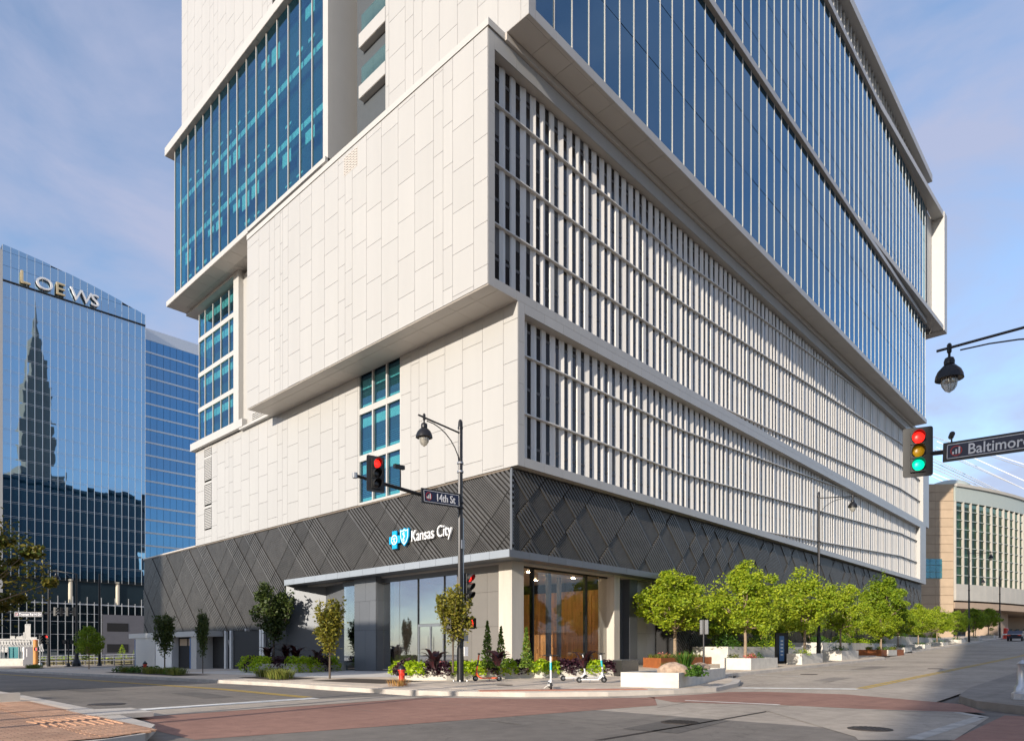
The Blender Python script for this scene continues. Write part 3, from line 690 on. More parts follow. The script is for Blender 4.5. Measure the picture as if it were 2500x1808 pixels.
# ---- dark ribbed base --------------------------------------------------
DB = MB()
DB.box(.16, 84, 22.0, 51.2, -1, 10.45); DB.box(.16, 84, .16, 22.0, 6.2, 10.45); DB.box(16, 84, .16, 22, -1, 10.45)
DB = DB.obj('ribbed_base', M_['darkback'], T)
SM, RM = 1.02, -1.06            # seam and rib lean: run per metre of rise (positive leans to the photo's right)
def ribs(par, regions, tof, s0, s1, step, nm, tog=True):
    """regions: convex polygons in facade (s,z); s grows to the photo's right"""
    k = 0; s = s0-6; rn = random.Random(3)
    while s < s1+12:
        w = step*rn.choice([1, 1, .5]); rn.random()
        for reg in regions:
            b = MB()
            q = clip(clip(reg, 1, -SM, s+w-SM*10.45-.035), -1, SM, -(s-SM*10.45+.035))
            if len(q) < 3: continue
            rs = [p[0]-RM*p[1] for p in q]; r = math.floor(min(rs)/1.8)*1.8
            while r < max(rs):
                coarse = ((int(round(r/1.8))*7+(k*3 if tog else 0)) % 5) < (3 if tog else 2)
                n, fill = (6, .58) if coarse else (11, .55)
                for i in range(n):
                    a = r+1.8*i/n; c = a+1.8/n*fill
                    g = clip(clip(q, 1, -RM, c), -1, RM, -a)
                    if len(g) < 3: continue
                    d = .15 if coarse else .09
                    b.loft([tof(p[0], p[1], 0) for p in g], [tof(p[0], p[1], d) for p in g])
                r += 1.8
            if b.v: b.obj(nm, M_['dark'], par)
        s += w; k += 1
ribs(DB, [[(-51.2, 6.45), (0, 6.45), (0, 10.42), (-51.2, 10.42)], [(-51.2, 2.95), (-22.3, 2.95), (-22.3, 6.45), (-51.2, 6.45)]], lambda s, z, d: (.16-d, -s, z), -51.2, 0, 4.3, 'ribbed_panel', False)
ribs(DB, [[(.14, 6.3), (84, 6.3), (84, 10.42), (.14, 10.42)], [(16.2, 1.2), (84, 1.2), (84, 6.3), (16.2, 6.3)]], lambda s, z, d: (s, .16-d, z), .1, 84, 4.3, 'ribbed_panel')
MB().box(.0, .14, .0, .14, 6.3, 10.46).obj('corner_trim', M_['slate'], DB)
MB().box(.0, .4, .1, 51.2, 10.40, 10.49).obj('top_reveal', bpy.data.materials['bronze_trim'], DB)
MB().box(.0, 84, 38.3, 51.3, 10.45, 10.6).obj('roof_edge', M_['soff'], DB)
# ---- canopy ------------------------------------------------------------
cp = [(-.55, -.35), (16.2, -.0), (16.2, 2.2), (2.2, 2.2), (2.2, 20), (.0, 22.6), (-.5, 21)]
CN = MB().prism(cp, 6.0, 6.28).obj('canopy', M_['slate'], T)
for k in range(16):
    a, b = k*1.37-.35, (k+1)*1.37-.35
    ubox('canopy_panel', M_['canopy'], CN, -.57, -.55, a+.008, b-.008, 5.96, 6.34)
for k in range(11):
    a = k*1.5; b = a+1.5; ya = -.36+.02*a; yb = -.36+.02*b
    MB().loft([(a-.54, ya, 5.96), (a-.54, ya+.02, 5.96), (a-.54, ya+.02, 6.32), (a-.54, ya, 6.32)], [(b-.56, yb, 5.96), (b-.56, yb+.02, 5.96), (b-.56, yb+.02, 6.32), (b-.56, yb, 6.32)]).obj('canopy_panel', M_['slate'], CN)
# ---- lobby ---------------------------------------------------------------
LO = MB().box(1.0, 12, 1.0, 16, .16, .22).obj('lobby_floor', M_['walk'], T)
MB().box(.9, 16, .9, 22, 5.9, 6.0).obj('lobby_ceiling', M_['soff'], T)
MB().box(.85, 1.75, .8, 1.75, -.2, 6.0).obj('column', M_['conc'], T)
MB().box(10.0, 10.6, .8, 2.0, -.2, 6.0).obj('column', M_['conc'], T)
MB().box(12.0, 12.9, 1.0, 2.2, 0, 6.0).obj('column', M_['slate'], T)
lg = MB().box(1.7, 10.0, 1.30, 1.42, 5.8, 5.95).obj('lobby_glazing', M_['black'], T)
for a, b in zip((1.75, 3.1, 5.9, 7.9), (3.1, 5.9, 7.9, 10.0)): ubox('pane', G_['lobby'], lg, a+.02, b-.02, 1.35, 1.365, .2, 5.85)
for x in (3.1, 7.9): ubox('mullion', M_['black'], lg, x-.06, x+.06, 1.3, 1.55, .2, 5.9)
MB().lathe((5.9, 2.6, .2), [(.17, 0), (.17, 5.7)], 16).obj('round_column', M_['greyb'], lg)
MB().lathe((8.1, 3.6, .2), [(.15, 0), (.15, 5.7)], 16).obj('round_column', M_['greyb'], lg)
WW = MB().box(11.2, 11.4, 1.6, 12.5, .2, 6).obj('wood_wall', M_['darkin'], T)
rn = random.Random(2)
y = 1.6
while y < 12.4:
    w = rn.choice([.16, .2, .26]); z = .2
    while z < 5.2:
        hgt = rn.uniform(.7, 1.9); ubox('wood_slat', M_['wood'], WW, 11.2-rn.choice([.03, .05, .08]), 11.2, y+.006, y+w-.006, z+.005, min(z+hgt, 5.3)-.005); z += hgt
    y += w
for x_, y_ in ((2.6, 3), (4.6, 3), (6.8, 3.4), (9, 3.2), (3.6, 5.6), (6, 5.8), (8.4, 5.8)): MB().lathe((x_, y_, 5.86), [(.09, 0), (.09, .05)], 10).obj('downlight', M_['downl'], LO)
MB().box(2.2, 11.4, 12.5, 12.7, .2, 6).obj('lobby_side_wall', M_['soff'], T)
MB().box(3.4, 4.4, 5.2, 6.2, .2, 1.2).obj('lobby_counter', M_['lite'], T)
# left-hand entrance
eg = MB().box(1.0, 1.14, 5.1, 12.1, 5.62, 5.95).obj('entrance_glazing', M_['slate'], T)
for a, b in ((10.4, 12.05), (8.6, 10.4), (6.24, 8.6), (5.15, 6.24)):
    z0 = 2.95 if a == 6.24 else .22
    ubox('pane', G_['entry'], eg, 1.05, 1.065, a+.02, b-.02, z0, 5.62)
ubox('mullion', M_['black'], eg, 1.0, 1.12, 8.57, 8.63, .2, 5.65); ubox('mullion', M_['black'], eg, 1.0, 1.12, 6.21, 6.27, .2, 5.65)
dr = MB().box(.98, 1.1, 6.27, 8.57, 2.78, 2.93).obj('entrance_door', M_['steel'], T)
for a in (6.27, 7.40, 8.49): ubox('door_frame', M_['steel'], dr, .98, 1.1, a, a+.08, .22, 2.78)
for a, b in ((6.35, 7.40), (7.48, 8.49)): ubox('door_leaf', G_['entry'], dr, 1.03, 1.045, a, b, .22, 2.78)
for a in (7.3, 7.52): ubox('door_handle', M_['steel'], dr, .9, .93, a, a+.04, .9, 2.2)
pr = MB().box(.55, 1.6, 12.1, 14.45, .0, 6.0).obj('slate_pier', M_['darkback'], T)
for z0, z1, ys in ((.1, 2.66, (12.1, 13.2, 14.45)), (2.66, 4.5, (12.1, 12.75, 13.85, 14.45)), (4.5, 6.0, (12.1, 13.2, 14.45))):
    for a, b in zip(ys, ys[1:]): ubox('wall_panel', M_['slate'], pr, .5, .55, a+.006, b-.006, z0+.006, z1-.006)
    ubox('wall_panel', M_['slate'], pr, .56, 1.6, 12.06, 12.1, z0+.006, z1-.006)
pr2 = MB().box(1.0, 2.0, 1.75, 5.1, .0, 6.0).obj('slate_pier', M_['darkback'], T)
for z0, z1 in ((.1, 2.66), (2.66, 4.5), (4.5, 6.0)):
    for a, b in ((1.76, 2.7), (2.7, 3.9), (3.9, 5.1)): ubox('wall_panel', M_['slate2'], pr2, .95, 1.0, a+.006, b-.006, z0+.006, z1-.006)
ng = MB().box(.7, .8, 14.45, 16.1, 5.6, 5.9).obj('side_glazing', M_['slate'], T)
ubox('pane', G_['entry'], ng, .74, .755, 14.47, 16.0, .4, 5.6)
# pale splayed wall beside the entrance
A, B, Cc = Vector((-.02, 22.2)), Vector((1.85, 19.9)), Vector((1.0, 16.0))
sw = MB(); 
for p, q in ((A, B), (B, Cc)):
    d = (q-p).normalized(); n = Vector((d.y, -d.x))*-.1
    sw.loft([(p.x, p.y, -.4), (q.x, q.y, -.4), (q.x-n.x, q.y-n.y, -.4), (p.x-n.x, p.y-n.y, -.4)], [(p.x, p.y, 6), (q.x, q.y, 6), (q.x-n.x, q.y-n.y, 6), (p.x-n.x, p.y-n.y, 6)])
SW = sw.obj('splayed_wall', M_['slate'], T)
for (p, q, nn) in ((A, B, 4), (B, Cc, 4)):
    for r, (z0, z1) in enumerate(((-.3, 2.45), (2.45, 4.2), (4.2, 5.95))):
        for k in range(nn):
            a = p+(q-p)*(k/nn+.006); b = p+(q-p)*((k+1)/nn-.006); d = (q-p).normalized(); o = Vector((d.y, -d.x)); o = o if o.x < 0 else -o; o *= .03
            MB().loft([(a.x, a.y, z0+.01), (b.x, b.y, z0+.01), (b.x+o.x, b.y+o.y, z0+.01), (a.x+o.x, a.y+o.y, z0+.01)], [(a.x, a.y, z1-.01), (b.x, b.y, z1-.01), (b.x+o.x, b.y+o.y, z1-.01), (a.x+o.x, a.y+o.y, z1-.01)]).obj('wall_panel', M_['lite'], SW)
# right-hand return walls past the lobby
rw = MB().box(11.0, 16.2, 1.6, 1.8, 0, 6).obj('return_panels', M_['darkback'], T)
for k in range(4):
    for z0, z1 in ((.1, 2.5), (2.5, 4.3), (4.3, 6)): ubox('wall_panel', M_['lite'] if k > 1 else M_['slate'], rw, 11.0+1.3*k+.006, 11.0+1.3*(k+1)-.006, 1.55, 1.6, z0+.006, z1-.006)
# ---- garage end on the left --------------------------------------------
gz = hh(0, 35)+.13
gd = MB().box(.35, .45, 23.6, 38, gz-.4, 2.95).obj('garage_wall', M_['greyb'], T)
def gdoor(a, b):
    d = MB().box(.25, .33, a, b, gz-.3, 2.75).obj('garage_door', mat('garage_door_grey', (.10, .115, .135), .45, .2), T)
    for k in range(7): ubox('door_slat', bpy.data.materials['garage_door_grey'], d, .235, .25, a+.02, b-.02, gz-.25+k*.44, gz-.25+k*.44+.42)
gdoor(26.6, 31.0)
gdoor(22.8, 25.6)
for y in (26.1, 31.2, 32.2, 25.7): MB().box(-.02, .3, y, y+.3, gz-.4, 2.95).obj('door_post', M_['lite'], T)
for y in (25.2, 32.0): MB().tube([(.15, y, 2.2), (.15, y-.7, .2)], .05, 6).obj('brace', M_['white2'], T)
MB().box(-.35, -.05, 27.9, 28.1, 2.85, 3.05).obj('floodlight', M_['white2'], T)
# small white kiosk-like vestibule at the far left corner
kz = hh(0, 44)-.1
MB().box(-1.2, .3, 35.1, 36.3, kz-.5, 2.5).obj('vestibule_wall', M_['white2'], T)
MB().box(-1.2, .3, 40.5, 44.4, kz-.5, 2.5).obj('vestibule_wall', M_['lite'], T)
MB().box(-1.25, .3, 44.4, 49.6, kz-.5, 2.5).obj('vestibule_wall', M_['white2'], T)
MB().box(-1.35, .3, 33.0, 51.2, 2.5, 2.95).obj('vestibule_roof', M_['white2'], T)
vd = MB().box(-.6, -.5, 36.3, 40.5, kz-.3, 2.5).obj('vestibule_opening', M_['darkin'], T)
for q in (37.4, 39.3): ubox('transom_light', M_['tan'], vd, -.64, -.6, q-.8, q+.8, 1.75, 2.35)
ubox('blue_edge', M_['blueb'], vd, -1.24, -1.0, 36.3, 36.4, kz-.3, 2.4); ubox('blue_edge', M_['blueb'], vd, -1.28, -1.2, 49.6, 49.7, kz-.3, 2.4)
# ---- logo on the base ----------------------------------------------------
LG = MB()
cy_, cz_ = 9.32, 7.88
for a, b in (((-.22, .22), (-.52, .52)), ((-.52, .52), (-.22, .22))): LG.box(-.16, -.06, cy_+a[0], cy_+a[1], cz_+b[0], cz_+b[1])
LG.v = [(x-(.012 if i < 8 else 0), y, z) for i, (x, y, z) in enumerate(LG.v)]
LG = LG.obj('logo_cross', M_['cyan'], T)
def ring_disc(cy, cz, r0, r1, x, name, m, par, n=24):
    b = MB(); rr = [[(x, cy+r*math.cos(2*math.pi*k/n), cz+r*1.0*math.sin(2*math.pi*k/n)) for k in range(n)] for r in (r0, r1)]
    b.rings(rr, False); return b.obj(name, m, par)
ring_disc(cy_, cz_, .235, .29, -.185, 'logo_ring', M_['signw'], LG)
for p in (((0, .12), (0, -.02)), ((0, -.02), (-.12, -.2)), ((0, -.02), (.12, -.2)), ((-.16, .06), (.16, .06)), ((0, .16), (0, .2))):
    MB().tube([(-.19, cy_+p[0][0], cz_+p[0][1]), (-.19, cy_+p[1][0], cz_+p[1][1])], .025, 5).obj('logo_figure', M_['signw'], LG)
cy2, cz2 = 8.38, 7.98
shp = [(-.42, .46), (-.2, .4), (0, .5), (.2, .4), (.42, .46), (.40, -.05), (.25, -.35), (0, -.56), (-.25, -.35), (-.40, -.05)]
SH = MB().loft([(-.06, cy2-a, cz2+b) for a, b in shp], [(-.17, cy2-a, cz2+b) for a, b in shp]).obj('logo_shield', M_['cyan'], T)
b = MB(); b.rings([[(-.18, cy2-a*k, cz2+(b_+.02)*k-.02) for a, b_ in shp] for k in (.74, .86)], False); b.obj('shield_border', M_['signw'], SH)
MB().tube([(-.19, cy2, cz2+.28), (-.19, cy2, cz2-.38)], .022, 5).obj('logo_staff', M_['signw'], SH)
MB().tube([(-.2, cy2+.1*math.sin(k*1.1), cz2+.22-k*.055) for k in range(10)], .03, 5).obj('logo_snake', M_['signw'], SH)
# text lies in plane facing -x : local x -> -y, local y -> +z
Mt = Matrix.Translation((-.06, 7.86, 7.62)) @ Matrix(((0, 0, -1, 0), (-1, 0, 0, 0), (0, 1, 0, 0), (0, 0, 0, 1)))
kt = text('Kansas City', .92, .05, M_['signw'], 'logo_lettering', T, Mt, .80, .002)
# ================================================================== hotel across the far road
HL = thing('glass_hotel', 'blue mirror glass hotel tower with LOEWS lettering under its sloping roofline', 'building', (0, 150, 0))
HX = [5.6+1.4*k for k in range(20)]+[33.0]
def roofz(x): return 85.3-.068*(x-5.6)-.0040*(x-5.6)**2
hb = MB(); pr_ = [(5.6, -3), (33, -3)]+[(33-27.4*k/10, roofz(33-27.4*k/10)) for k in range(11)]
hb.loft([(x, .25, z) for x, z in pr_], [(x, 26, z) for x, z in pr_]); hb.obj('tower_body', M_['hdark'], HL)
for k in range(21): ubox('mullion', M_['alu'], HL, HX[k]-.03, HX[k]+.03, -.10, .05, 16.4 if k % 1 == 0 else 17, roofz(HX[k])-.05)
rowz = [17.0+3.03*k for k in range(21)]
st_ = MB(); cnt = 0
for r, z in enumerate(rowz):
    for k in range(20):
        zt = z+3.03
        if r == 20: zt = 78.0
        if cnt < 300: ubox('pane', G_['hotel'], HL, HX[k]+.02, HX[k+1]-.02, .0, .02, z+.02, zt-.32); cnt += 1
        else: st_.box(HX[k]+.02, HX[k+1]-.02, .0, .02, z+.02, zt-.32)
        st_.box(HX[k]+.02, HX[k+1]-.02, .0, .02, zt-.28, zt-.02)
for k in range(20):
    z = 78.1
    while z < roofz(HX[k+1])-.4:
        zt = min(z+2.9, roofz(HX[k+1])); st_.loft([(HX[k]+.02, .0, z), (HX[k+1]-.02, .0, z), (HX[k+1]-.02, .02, z), (HX[k]+.02, .02, z)], [(HX[k]+.02, .0, zt if zt < roofz(HX[k+1]) else roofz(HX[k])), (HX[k+1]-.02, .0, zt), (HX[k+1]-.02, .02, zt), (HX[k]+.02, .02, zt if zt < roofz(HX[k+1]) else roofz(HX[k]))]); z += 2.95
tag(st_.obj('upper_panes', G_['hotel'], HL), kind='stuff')
for z in rowz[1:]: ubox('floor_line', M_['alu'], HL, 5.6, 33, -.03, .0, z-.02, z+.02); ubox('floor_line', M_['alu'], HL, 5.6, 33, -.02, .0, z-.32, z-.29)
ubox('sign_ledge', M_['blackp'], HL, 5.6, 33, -.25, .0, 77.75, 78.0)
MB().box(3.9, 5.6, -.2, 26, -3, 84).obj('white_side_wall', M_['white2'], HL)
Ml = Matrix.Translation((8.1, -.6, 78.3)) @ Matrix(((1, 0, 0, 0), (0, 0, -1, 0), (0, 1, 0, 0), (0, 0, 0, 1)))
xx = 8.3
for ch, w in (('L', 2.8), ('O', 3.5), ('E', 2.9), ('W', 3.9), ('S', 3)):
    text(ch, 3.7, .25, M_['signw'] if ch in 'OWS' else mat('sign_cream', (.62, .50, .30), .5), 'sign_letter', HL, Matrix.Translation((xx, -.6, 78.35)) @ Matrix(((1, 0, 0, 0), (0, 0, -1, 0), (0, 1, 0, 0), (0, 0, 0, 1))), 1.12); xx += w
# lower wing
wg = MB().box(33.0, 74, 6.2, 26, -3, 80).obj('wing_body', M_['hdark'], HL)
wp = MB()
for r in range(20):
    for k in range(26): wp.box(33.1+1.55*k, 33.1+1.55*(k+1)-.06, 6.1, 6.13, 14+3.17*r+.3, 14+3.17*(r+1)-.1)
    ubox('floor_band', M_['alu'], wg, 33, 74, 6.0, 6.2, 14+3.17*r-.1, 14+3.17*r+.3)
tag(wp.obj('wing_panes', G_['hotel2'], wg), kind='stuff')
MB().box(33.0, 74, 6.05, 26, 77.3, 80.1).obj('wing_parapet', M_['alu'], wg)
# podium: terrace, columns, lower glass
pb = MB().box(-2, 24, 2.5, 26, -3, 16.4).obj('podium_body', M_['hdark'], HL)
for k in range(4): ubox('terrace_light', M_['amberlight'], pb, 12+3.4*k, 14.6+3.4*k, 1.9, 2.0, 13.7-.1*k, 13.95-.1*k)
for k in range(4): ubox('terrace_light', M_['amberlight'], pb, 12+3.4*k, 14.6+3.4*k, 2.3, 2.4, 14.6, 14.8)
for x in (17.8, 27.2): MB().lathe((x, .4, 11.4), [(.45, 0), (.45, 5.4)], 14).obj('column', mat('pale_column', (.62, .56, .44), .7), HL)
ubox('terrace_glass', G_['podium'], pb, 6, 33, 2.2, 2.25, 11.5, 16.4)
for k in range(14): ubox('mullion', M_['alu'], pb, 6+1.95*k, 6.08+1.95*k, 2.05, 2.2, 11.5, 16.4)
for z in (12.8, 14.2, 15.4): ubox('transom', M_['alu'], pb, 6, 33, 2.1, 2.2, z, z+.06)
ubox('soffit', M_['darkin'], HL, 5.6, 33, -.1, 3, 16.35, 16.45)
MB().box(-2, 33, -.3, 2.2, 11.2, 11.5).obj('terrace_slab', M_['alu'], HL)
for k in range(25):
    x = -1.5+1.4*k
    ubox('mullion', M_['alu'], HL, x-.05, x+.05, -.45, -.2, -2.5 if x < 23.9 else 9.2, 11.9 if k % 2 else 13.0)
    if x < 23:
        for z0, z1 in ((-2, 1.2), (1.25, 4.6), (4.65, 7.4), (7.45, 9.2), (9.25, 11.2)): ubox('pane', G_['podium'], HL, x+.05, x+1.35, -.28, -.26, z0, z1)
    elif x < 32: ubox('pane', G_['podium'], HL, x+.05, x+1.35, -.28, -.26, 9.3, 11.2)
for z in (1.2, 4.6, 7.4, 9.2): ubox('transom', M_['alu'], HL, -2, 23.9, -.34, -.26, z-.02, z+.06)
ubox('lobby_light', M_['amberlight'], HL, 0, 22, .5, .6, 9.8, 10.1)
gb = MB().box(23.9, 33, -.5, 2, -3, 9.2).obj('grey_wall', M_['greyb'], HL)
for z in (.6, 5.4): ubox('vent_grille', M_['darkin'], gb, 24.8, 29.2, -.54, -.5, z, z+1.9)
# ================================================================== convention hall up the street
CH = thing('convention_hall', 'tan stone and curved glass hall at the top of the uphill street', 'building')
def CW(px, Z, z): x, y, _ = atD(px, 1582, Z); return (x, y, z)
Zs = 128.
def cwall(px0, px1, Za, Zb, z0, z1, name, m, par=CH, th=1.5):
    a0, a1 = CW(px0, Za, z0), CW(px1, Zb, z0); d = Vector((FW[0]*th, FW[1]*th, 0))
    q = [a0, a1, tuple(Vector(a1)+d), tuple(Vector(a0)+d)]
    return MB().loft(q, [(x, y, z1) for x, y, z in q]).obj(name, m, par)
zt = CZ+(1582-1181)*Zs/F
st = cwall(2235, 2328, Zs, Zs, -2, zt, 'stone_pylon', mat('stone_joint', (.2, .14, .09), .9), th=14)
for r in range(20):
    z0 = zt-1.62*(r+1); 
    for (a, b) in ((2236, 2283), (2283.4, 2327.6)):
        if z0 > 0: cwall(a, b, Zs-.12, Zs-.12, z0+.03, z0+1.62-.03, 'stone_panel', M_['tan'], st, .12)
gz0, gz1 = CZ+(1582-1363)*Zs/F, CZ+(1582-1310)*Zs/F
for a in range(3):
    for r in range(3): cwall(2256+a*15, 2270+a*15, Zs-.3, Zs-.3, CZ+(1582-1411+r*16)*Zs/F, CZ+(1582-1396+r*16)*Zs/F, 'blue_pane', G_['office'], st, .1)
ax, ay, _ = CW(2328, Zs, 0); rad = 62.
th0 = AZ-R(90)+R(24)                      # heading at the stone corner, turning away from the street
pts = []; h = th0; px_, py_ = ax, ay
for k in range(40):
    pts.append((px_, py_)); px_ += 2.35*math.cos(h); py_ += 2.35*math.sin(h); h += R(1.1)
zb, ztop = CZ+(1582-1425)*Zs/F, CZ+(1582-1212)*Zs/F
zr = CZ+(1582-1185)*Zs/F
nlev = 9
for k in range(30):
    (xa, ya), (xb, yb) = pts[k], pts[k+1]; d = Vector((xb-xa, yb-ya)).normalized(); n = Vector((d.y, -d.x))
    if n.dot(Vector((ax-CX, ay-CY))) > 0: n = -n
    def seg(o0, o1, z0, z1, nm, m, t0=0., t1=1.):
        p = Vector((xa, ya)); q = Vector((xb, yb)); a = p+(q-p)*t0; b = p+(q-p)*t1
        c = [a+n*o0, b+n*o0, b+n*o1, a+n*o1]
        return MB().loft([(v.x, v.y, z0) for v in c], [(v.x, v.y, z1) for v in c]).obj(nm, m, CH)
    seg(-.6, .35, zr-3.0, zr, 'roof_fascia', M_['gmetal']); seg(-.6, .7, zr-.2, zr+.35, 'roof_edge', M_['tan2'])
    seg(-3, .5, zb-3.1, zb, 'bridge_fascia', M_['tan2'], .005, .99); seg(-8, .3, zb-4.6, zb-3.4, 'bridge_soffit', M_['beige'])
    seg(-.05, .4, zb, zr-2.9, 'mullion_fin', M_['tan2'], 0, .09)
    for j in range(nlev):
        z0 = zb+(zr-2.9-zb)*j/nlev; z1 = zb+(zr-2.9-zb)*(j+1)/nlev
        if k < 16: seg(-.06, -.02, z0+.05, z1-.05, 'pane', G_['green'], .09, 1)
        seg(-.1, .22, z0-.06, z0+.06, 'transom', M_['gmetal'], .09, 1)
    if k >= 16: seg(-.06, -.02, zb, zr-2.9, 'pane_strip', G_['green'], .09, 1)
    seg(-5.2, -5, zb-1, zr-2, 'inner_wall', M_['intd'])
    for j in (2.9, 5.9): seg(-5, -.6, zb+(zr-2.9-zb)*j/nlev, zb+(zr-2.9-zb)*j/nlev+.9, 'floor_slab', mat('pale_floor', (.62, .66, .58), .7) if k == 0 and j == 2.9 else bpy.data.materials['pale_floor'])
    if k % 5 == 2: seg(-3.2, -2.2, zb, zr-3, 'inner_column', bpy.data.materials['pale_floor'], .3, .7)
b = MB(); x, y, z = CW(2400, Zs+10, 0); b.loft([(x-2, y-3, -1), (x+9, y-3, -1), (x+9, y+3, -1), (x-2, y+3, -1)], [(x+2, y-2, zb-4), (x+18, y-2, zb-4), (x+18, y+3, zb-4), (x+2, y+3, zb-4)]); b.obj('bridge_pier', M_['beige'], CH)
dm = MB().lathe((0, 0, 0), [(4.2, -3), (4.0, 0), (3.2, .7), (1.6, 1.2), (.2, 1.35)], 20); dx_ = CW(2316, 150, 0); dm.obj('dome_roof', M_['gmetal'], CH, True, (dx_[0], dx_[1], CZ+(1582-1188)*150/F))
# far row beyond the hall
fb = thing('street_block', 'low tan shop block at the far top of the uphill street', 'building')
MB().loft([CW(2270, 165, 0), CW(2560, 165, 0), CW(2560, 180, 0), CW(2270, 180, 0)], [CW(2270, 165, 15), CW(2560, 165, 15), CW(2560, 180, 15), CW(2270, 180, 15)]).obj('wall', M_['beige'], fb)
for k in range(12): MB().loft([CW(2300+18*k, 164.7, 2.8), CW(2309+18*k, 164.7, 2.8), CW(2309+18*k, 165.1, 2.8), CW(2300+18*k, 165.1, 2.8)], [CW(2300+18*k, 164.7, 6.2), CW(2309+18*k, 164.7, 6.2), CW(2309+18*k, 165.1, 6.2), CW(2300+18*k, 165.1, 6.2)]).obj('window', M_['hdark'], fb)
# stay cables over the hall
for i, (a, b) in enumerate((((2274, 1064), (2620, 1180)), ((2276, 1095), (2620, 1245)), ((2276, 1118), (2620, 1285)), ((2276, 1125), (2440, 1202)), ((2274, 1132), (2470, 1222)), ((2274, 1140), (2420, 1205)), ((2355, 1124), (2620, 1250)), ((2270, 1151), (2365, 1190)), ((2272, 1160), (2330, 1188)), ((2460, 1120), (2620, 1172)), ((2350, 1105), (2640, 1236)))):
    p, q = atD(*a, 175), atD(*b, 215-6*i); p = Vector(p); q = Vector(q); p = p+(p-q)*.25
    tag(MB().tube([p, q], .10, 5).obj('stay_cable', M_['signw']), 'thin white stay cable strung across the sky behind the tan stone hall', 'cable', 'stay cables over the convention hall')
# ================================================================== buildings behind the viewer (shade and reflections)
def block(name, label, x0, x1, y0, y1, z, m, win=True):
    t = thing(name, label, 'building'); MB().box(x0, x1, y0, y1, -1, z).obj('wall', m, t)
    w = MB()
    n = int((y1-y0)/5)
    for j in range(int(z/4)):
        for i in range(n): w.box(x1-.05, x1+.06, y0+5*i+1, y0+5*i+4, 1.5+4*j, 3.8+4*j)
    if win: tag(w.obj('windows', M_['hdark'], t), kind='stuff')
    MB().box(x0-.3, x1+.3, y0-.3, y1+.3, z, z+.8).obj('parapet', m, t); return t
block('warehouse', 'low brick warehouse across the side street facing the tower entrance', -75, -46, 2.4, 38.5, 16.2, M_['beige'])
block('apartment_block', 'tall brick block far beyond the low warehouse', -172, -150, 23.2, 44, 60, M_['beige'])
block('office_slab', 'tall concrete slab across the crossing opposite the tower corner', -112, -82, -95, -35.0, 72, M_['tan2'])
ds = thing('stepped_skyscraper', 'tall brown stepped stone skyscraper with lantern crown and spire', 'building', (55, -62, 0))
for w, z0, z1 in ((10, 0, 84), (6.5, 84, 108), (5, 108, 126), (3.8, 126, 138), (2.6, 138, 148)): MB().box(-w, w, -w, w, z0, z1).obj('setback', M_['hbrown'], ds)
MB().lathe((0, 0, 148), [(2.2, 0), (1.4, 6), (.6, 11), (.1, 20)], 8).obj('spire', M_['hbrown'], ds)
b = MB()
for j in range(19):
    for i in range(5): b.box(-9.5+4*i, -7.5+4*i, 9.9, 10.05, 3+4.2*j, 5.6+4.2*j)
tag(b.obj('windows', M_['hdark'], ds), kind='stuff')
# ================================================================== vegetation builders
def leaves(pts, size, rn, nbias=None, elong=1.0):
    v = []; f = []
    for p in pts:
        u = Vector((rn.gauss(0, 1), rn.gauss(0, 1), rn.gauss(0, .6))).normalized()
        w = Vector((rn.gauss(0, 1), rn.gauss(0, 1), rn.gauss(.3, 1)))
        w = (w-u*w.dot(u)).normalized(); s = size*rn.uniform(.65, 1.25)
        a = len(v); P = Vector(p)
        v += [tuple(P-u*s*elong), tuple(P+w*s*.55+u*s*.1), tuple(P+u*s*elong), tuple(P-w*s*.55+u*s*.1)]; f.append((a, a+1, a+2, a+3))
    b = MB(); b.v = v; b.f = f; return b
def crown_pts(rn, n, ncl, shape, r, flat=1.0):
    """clumps inside a unit-ish volume given by shape(rn)->(x,y,z)"""
    out = []
    cl = [shape(rn) for _ in range(ncl)]
    for c in cl:
        rr = r*rn.uniform(.6, 1.2)
        for _ in range(int(n/ncl)):
            d = Vector((rn.gauss(0, 1), rn.gauss(0, 1), rn.gauss(0, 1))).normalized()*rr*rn.uniform(.25, 1)**.6
            out.append((c[0]+d.x, c[1]+d.y, c[2]+d.z*flat))
    for _ in range(int(n*.28)): c = shape(rn); out.append(c)
    return out, cl
def broad(seed, H=4.3, cr=1.8, t0=1.5, n=11500, lf='maple', size=.072):
    rn = random.Random(seed); cz = t0+(H-t0)*.48; hz = (H-t0)*.5
    def sh(rn):
        while 1:
            p = Vector((rn.uniform(-1, 1), rn.uniform(-1, 1), rn.uniform(-1, 1)))
            if .22 < p.length < 1:
                az = math.atan2(p.y, p.x); k = (1-.35*max(0, p.z))*(1+.20*math.sin(2*az+seed)+.16*math.sin(3*az+2.1*seed+2*p.z)+.10*math.sin(5*az-seed))
                return (p.x*cr*k, p.y*cr*k, cz+p.z*hz*(1+.15*rn.random())*(1+.14*math.sin(2*az+1.7*seed)))
    P, cl = crown_pts(rn, n, 60, sh, .37, .72)
    lm = leaves(P, size, rn).mesh('crown', LF[lf])
    b = MB(); b.tube([(0, 0, -.1), (.02, .01, t0*.6), (.0, 0, t0)], [.085, .065, .06], 8)
    for c in cl[:22]:
        k = rn.uniform(.55, .85); mid = Vector((c[0]*.35, c[1]*.35, t0+(c[2]-t0)*.45))
        b.tube([(0, 0, t0-.05), mid, Vector((0, 0, t0))+(Vector(c)-Vector((0, 0, t0)))*.95], [.045, .028, .010], 5)
    b.tube([(0, 0, t0), (.05, 0, H*.75)], [.055, .015], 6)
    return lm, b.mesh('trunk', M_['bark'], True)
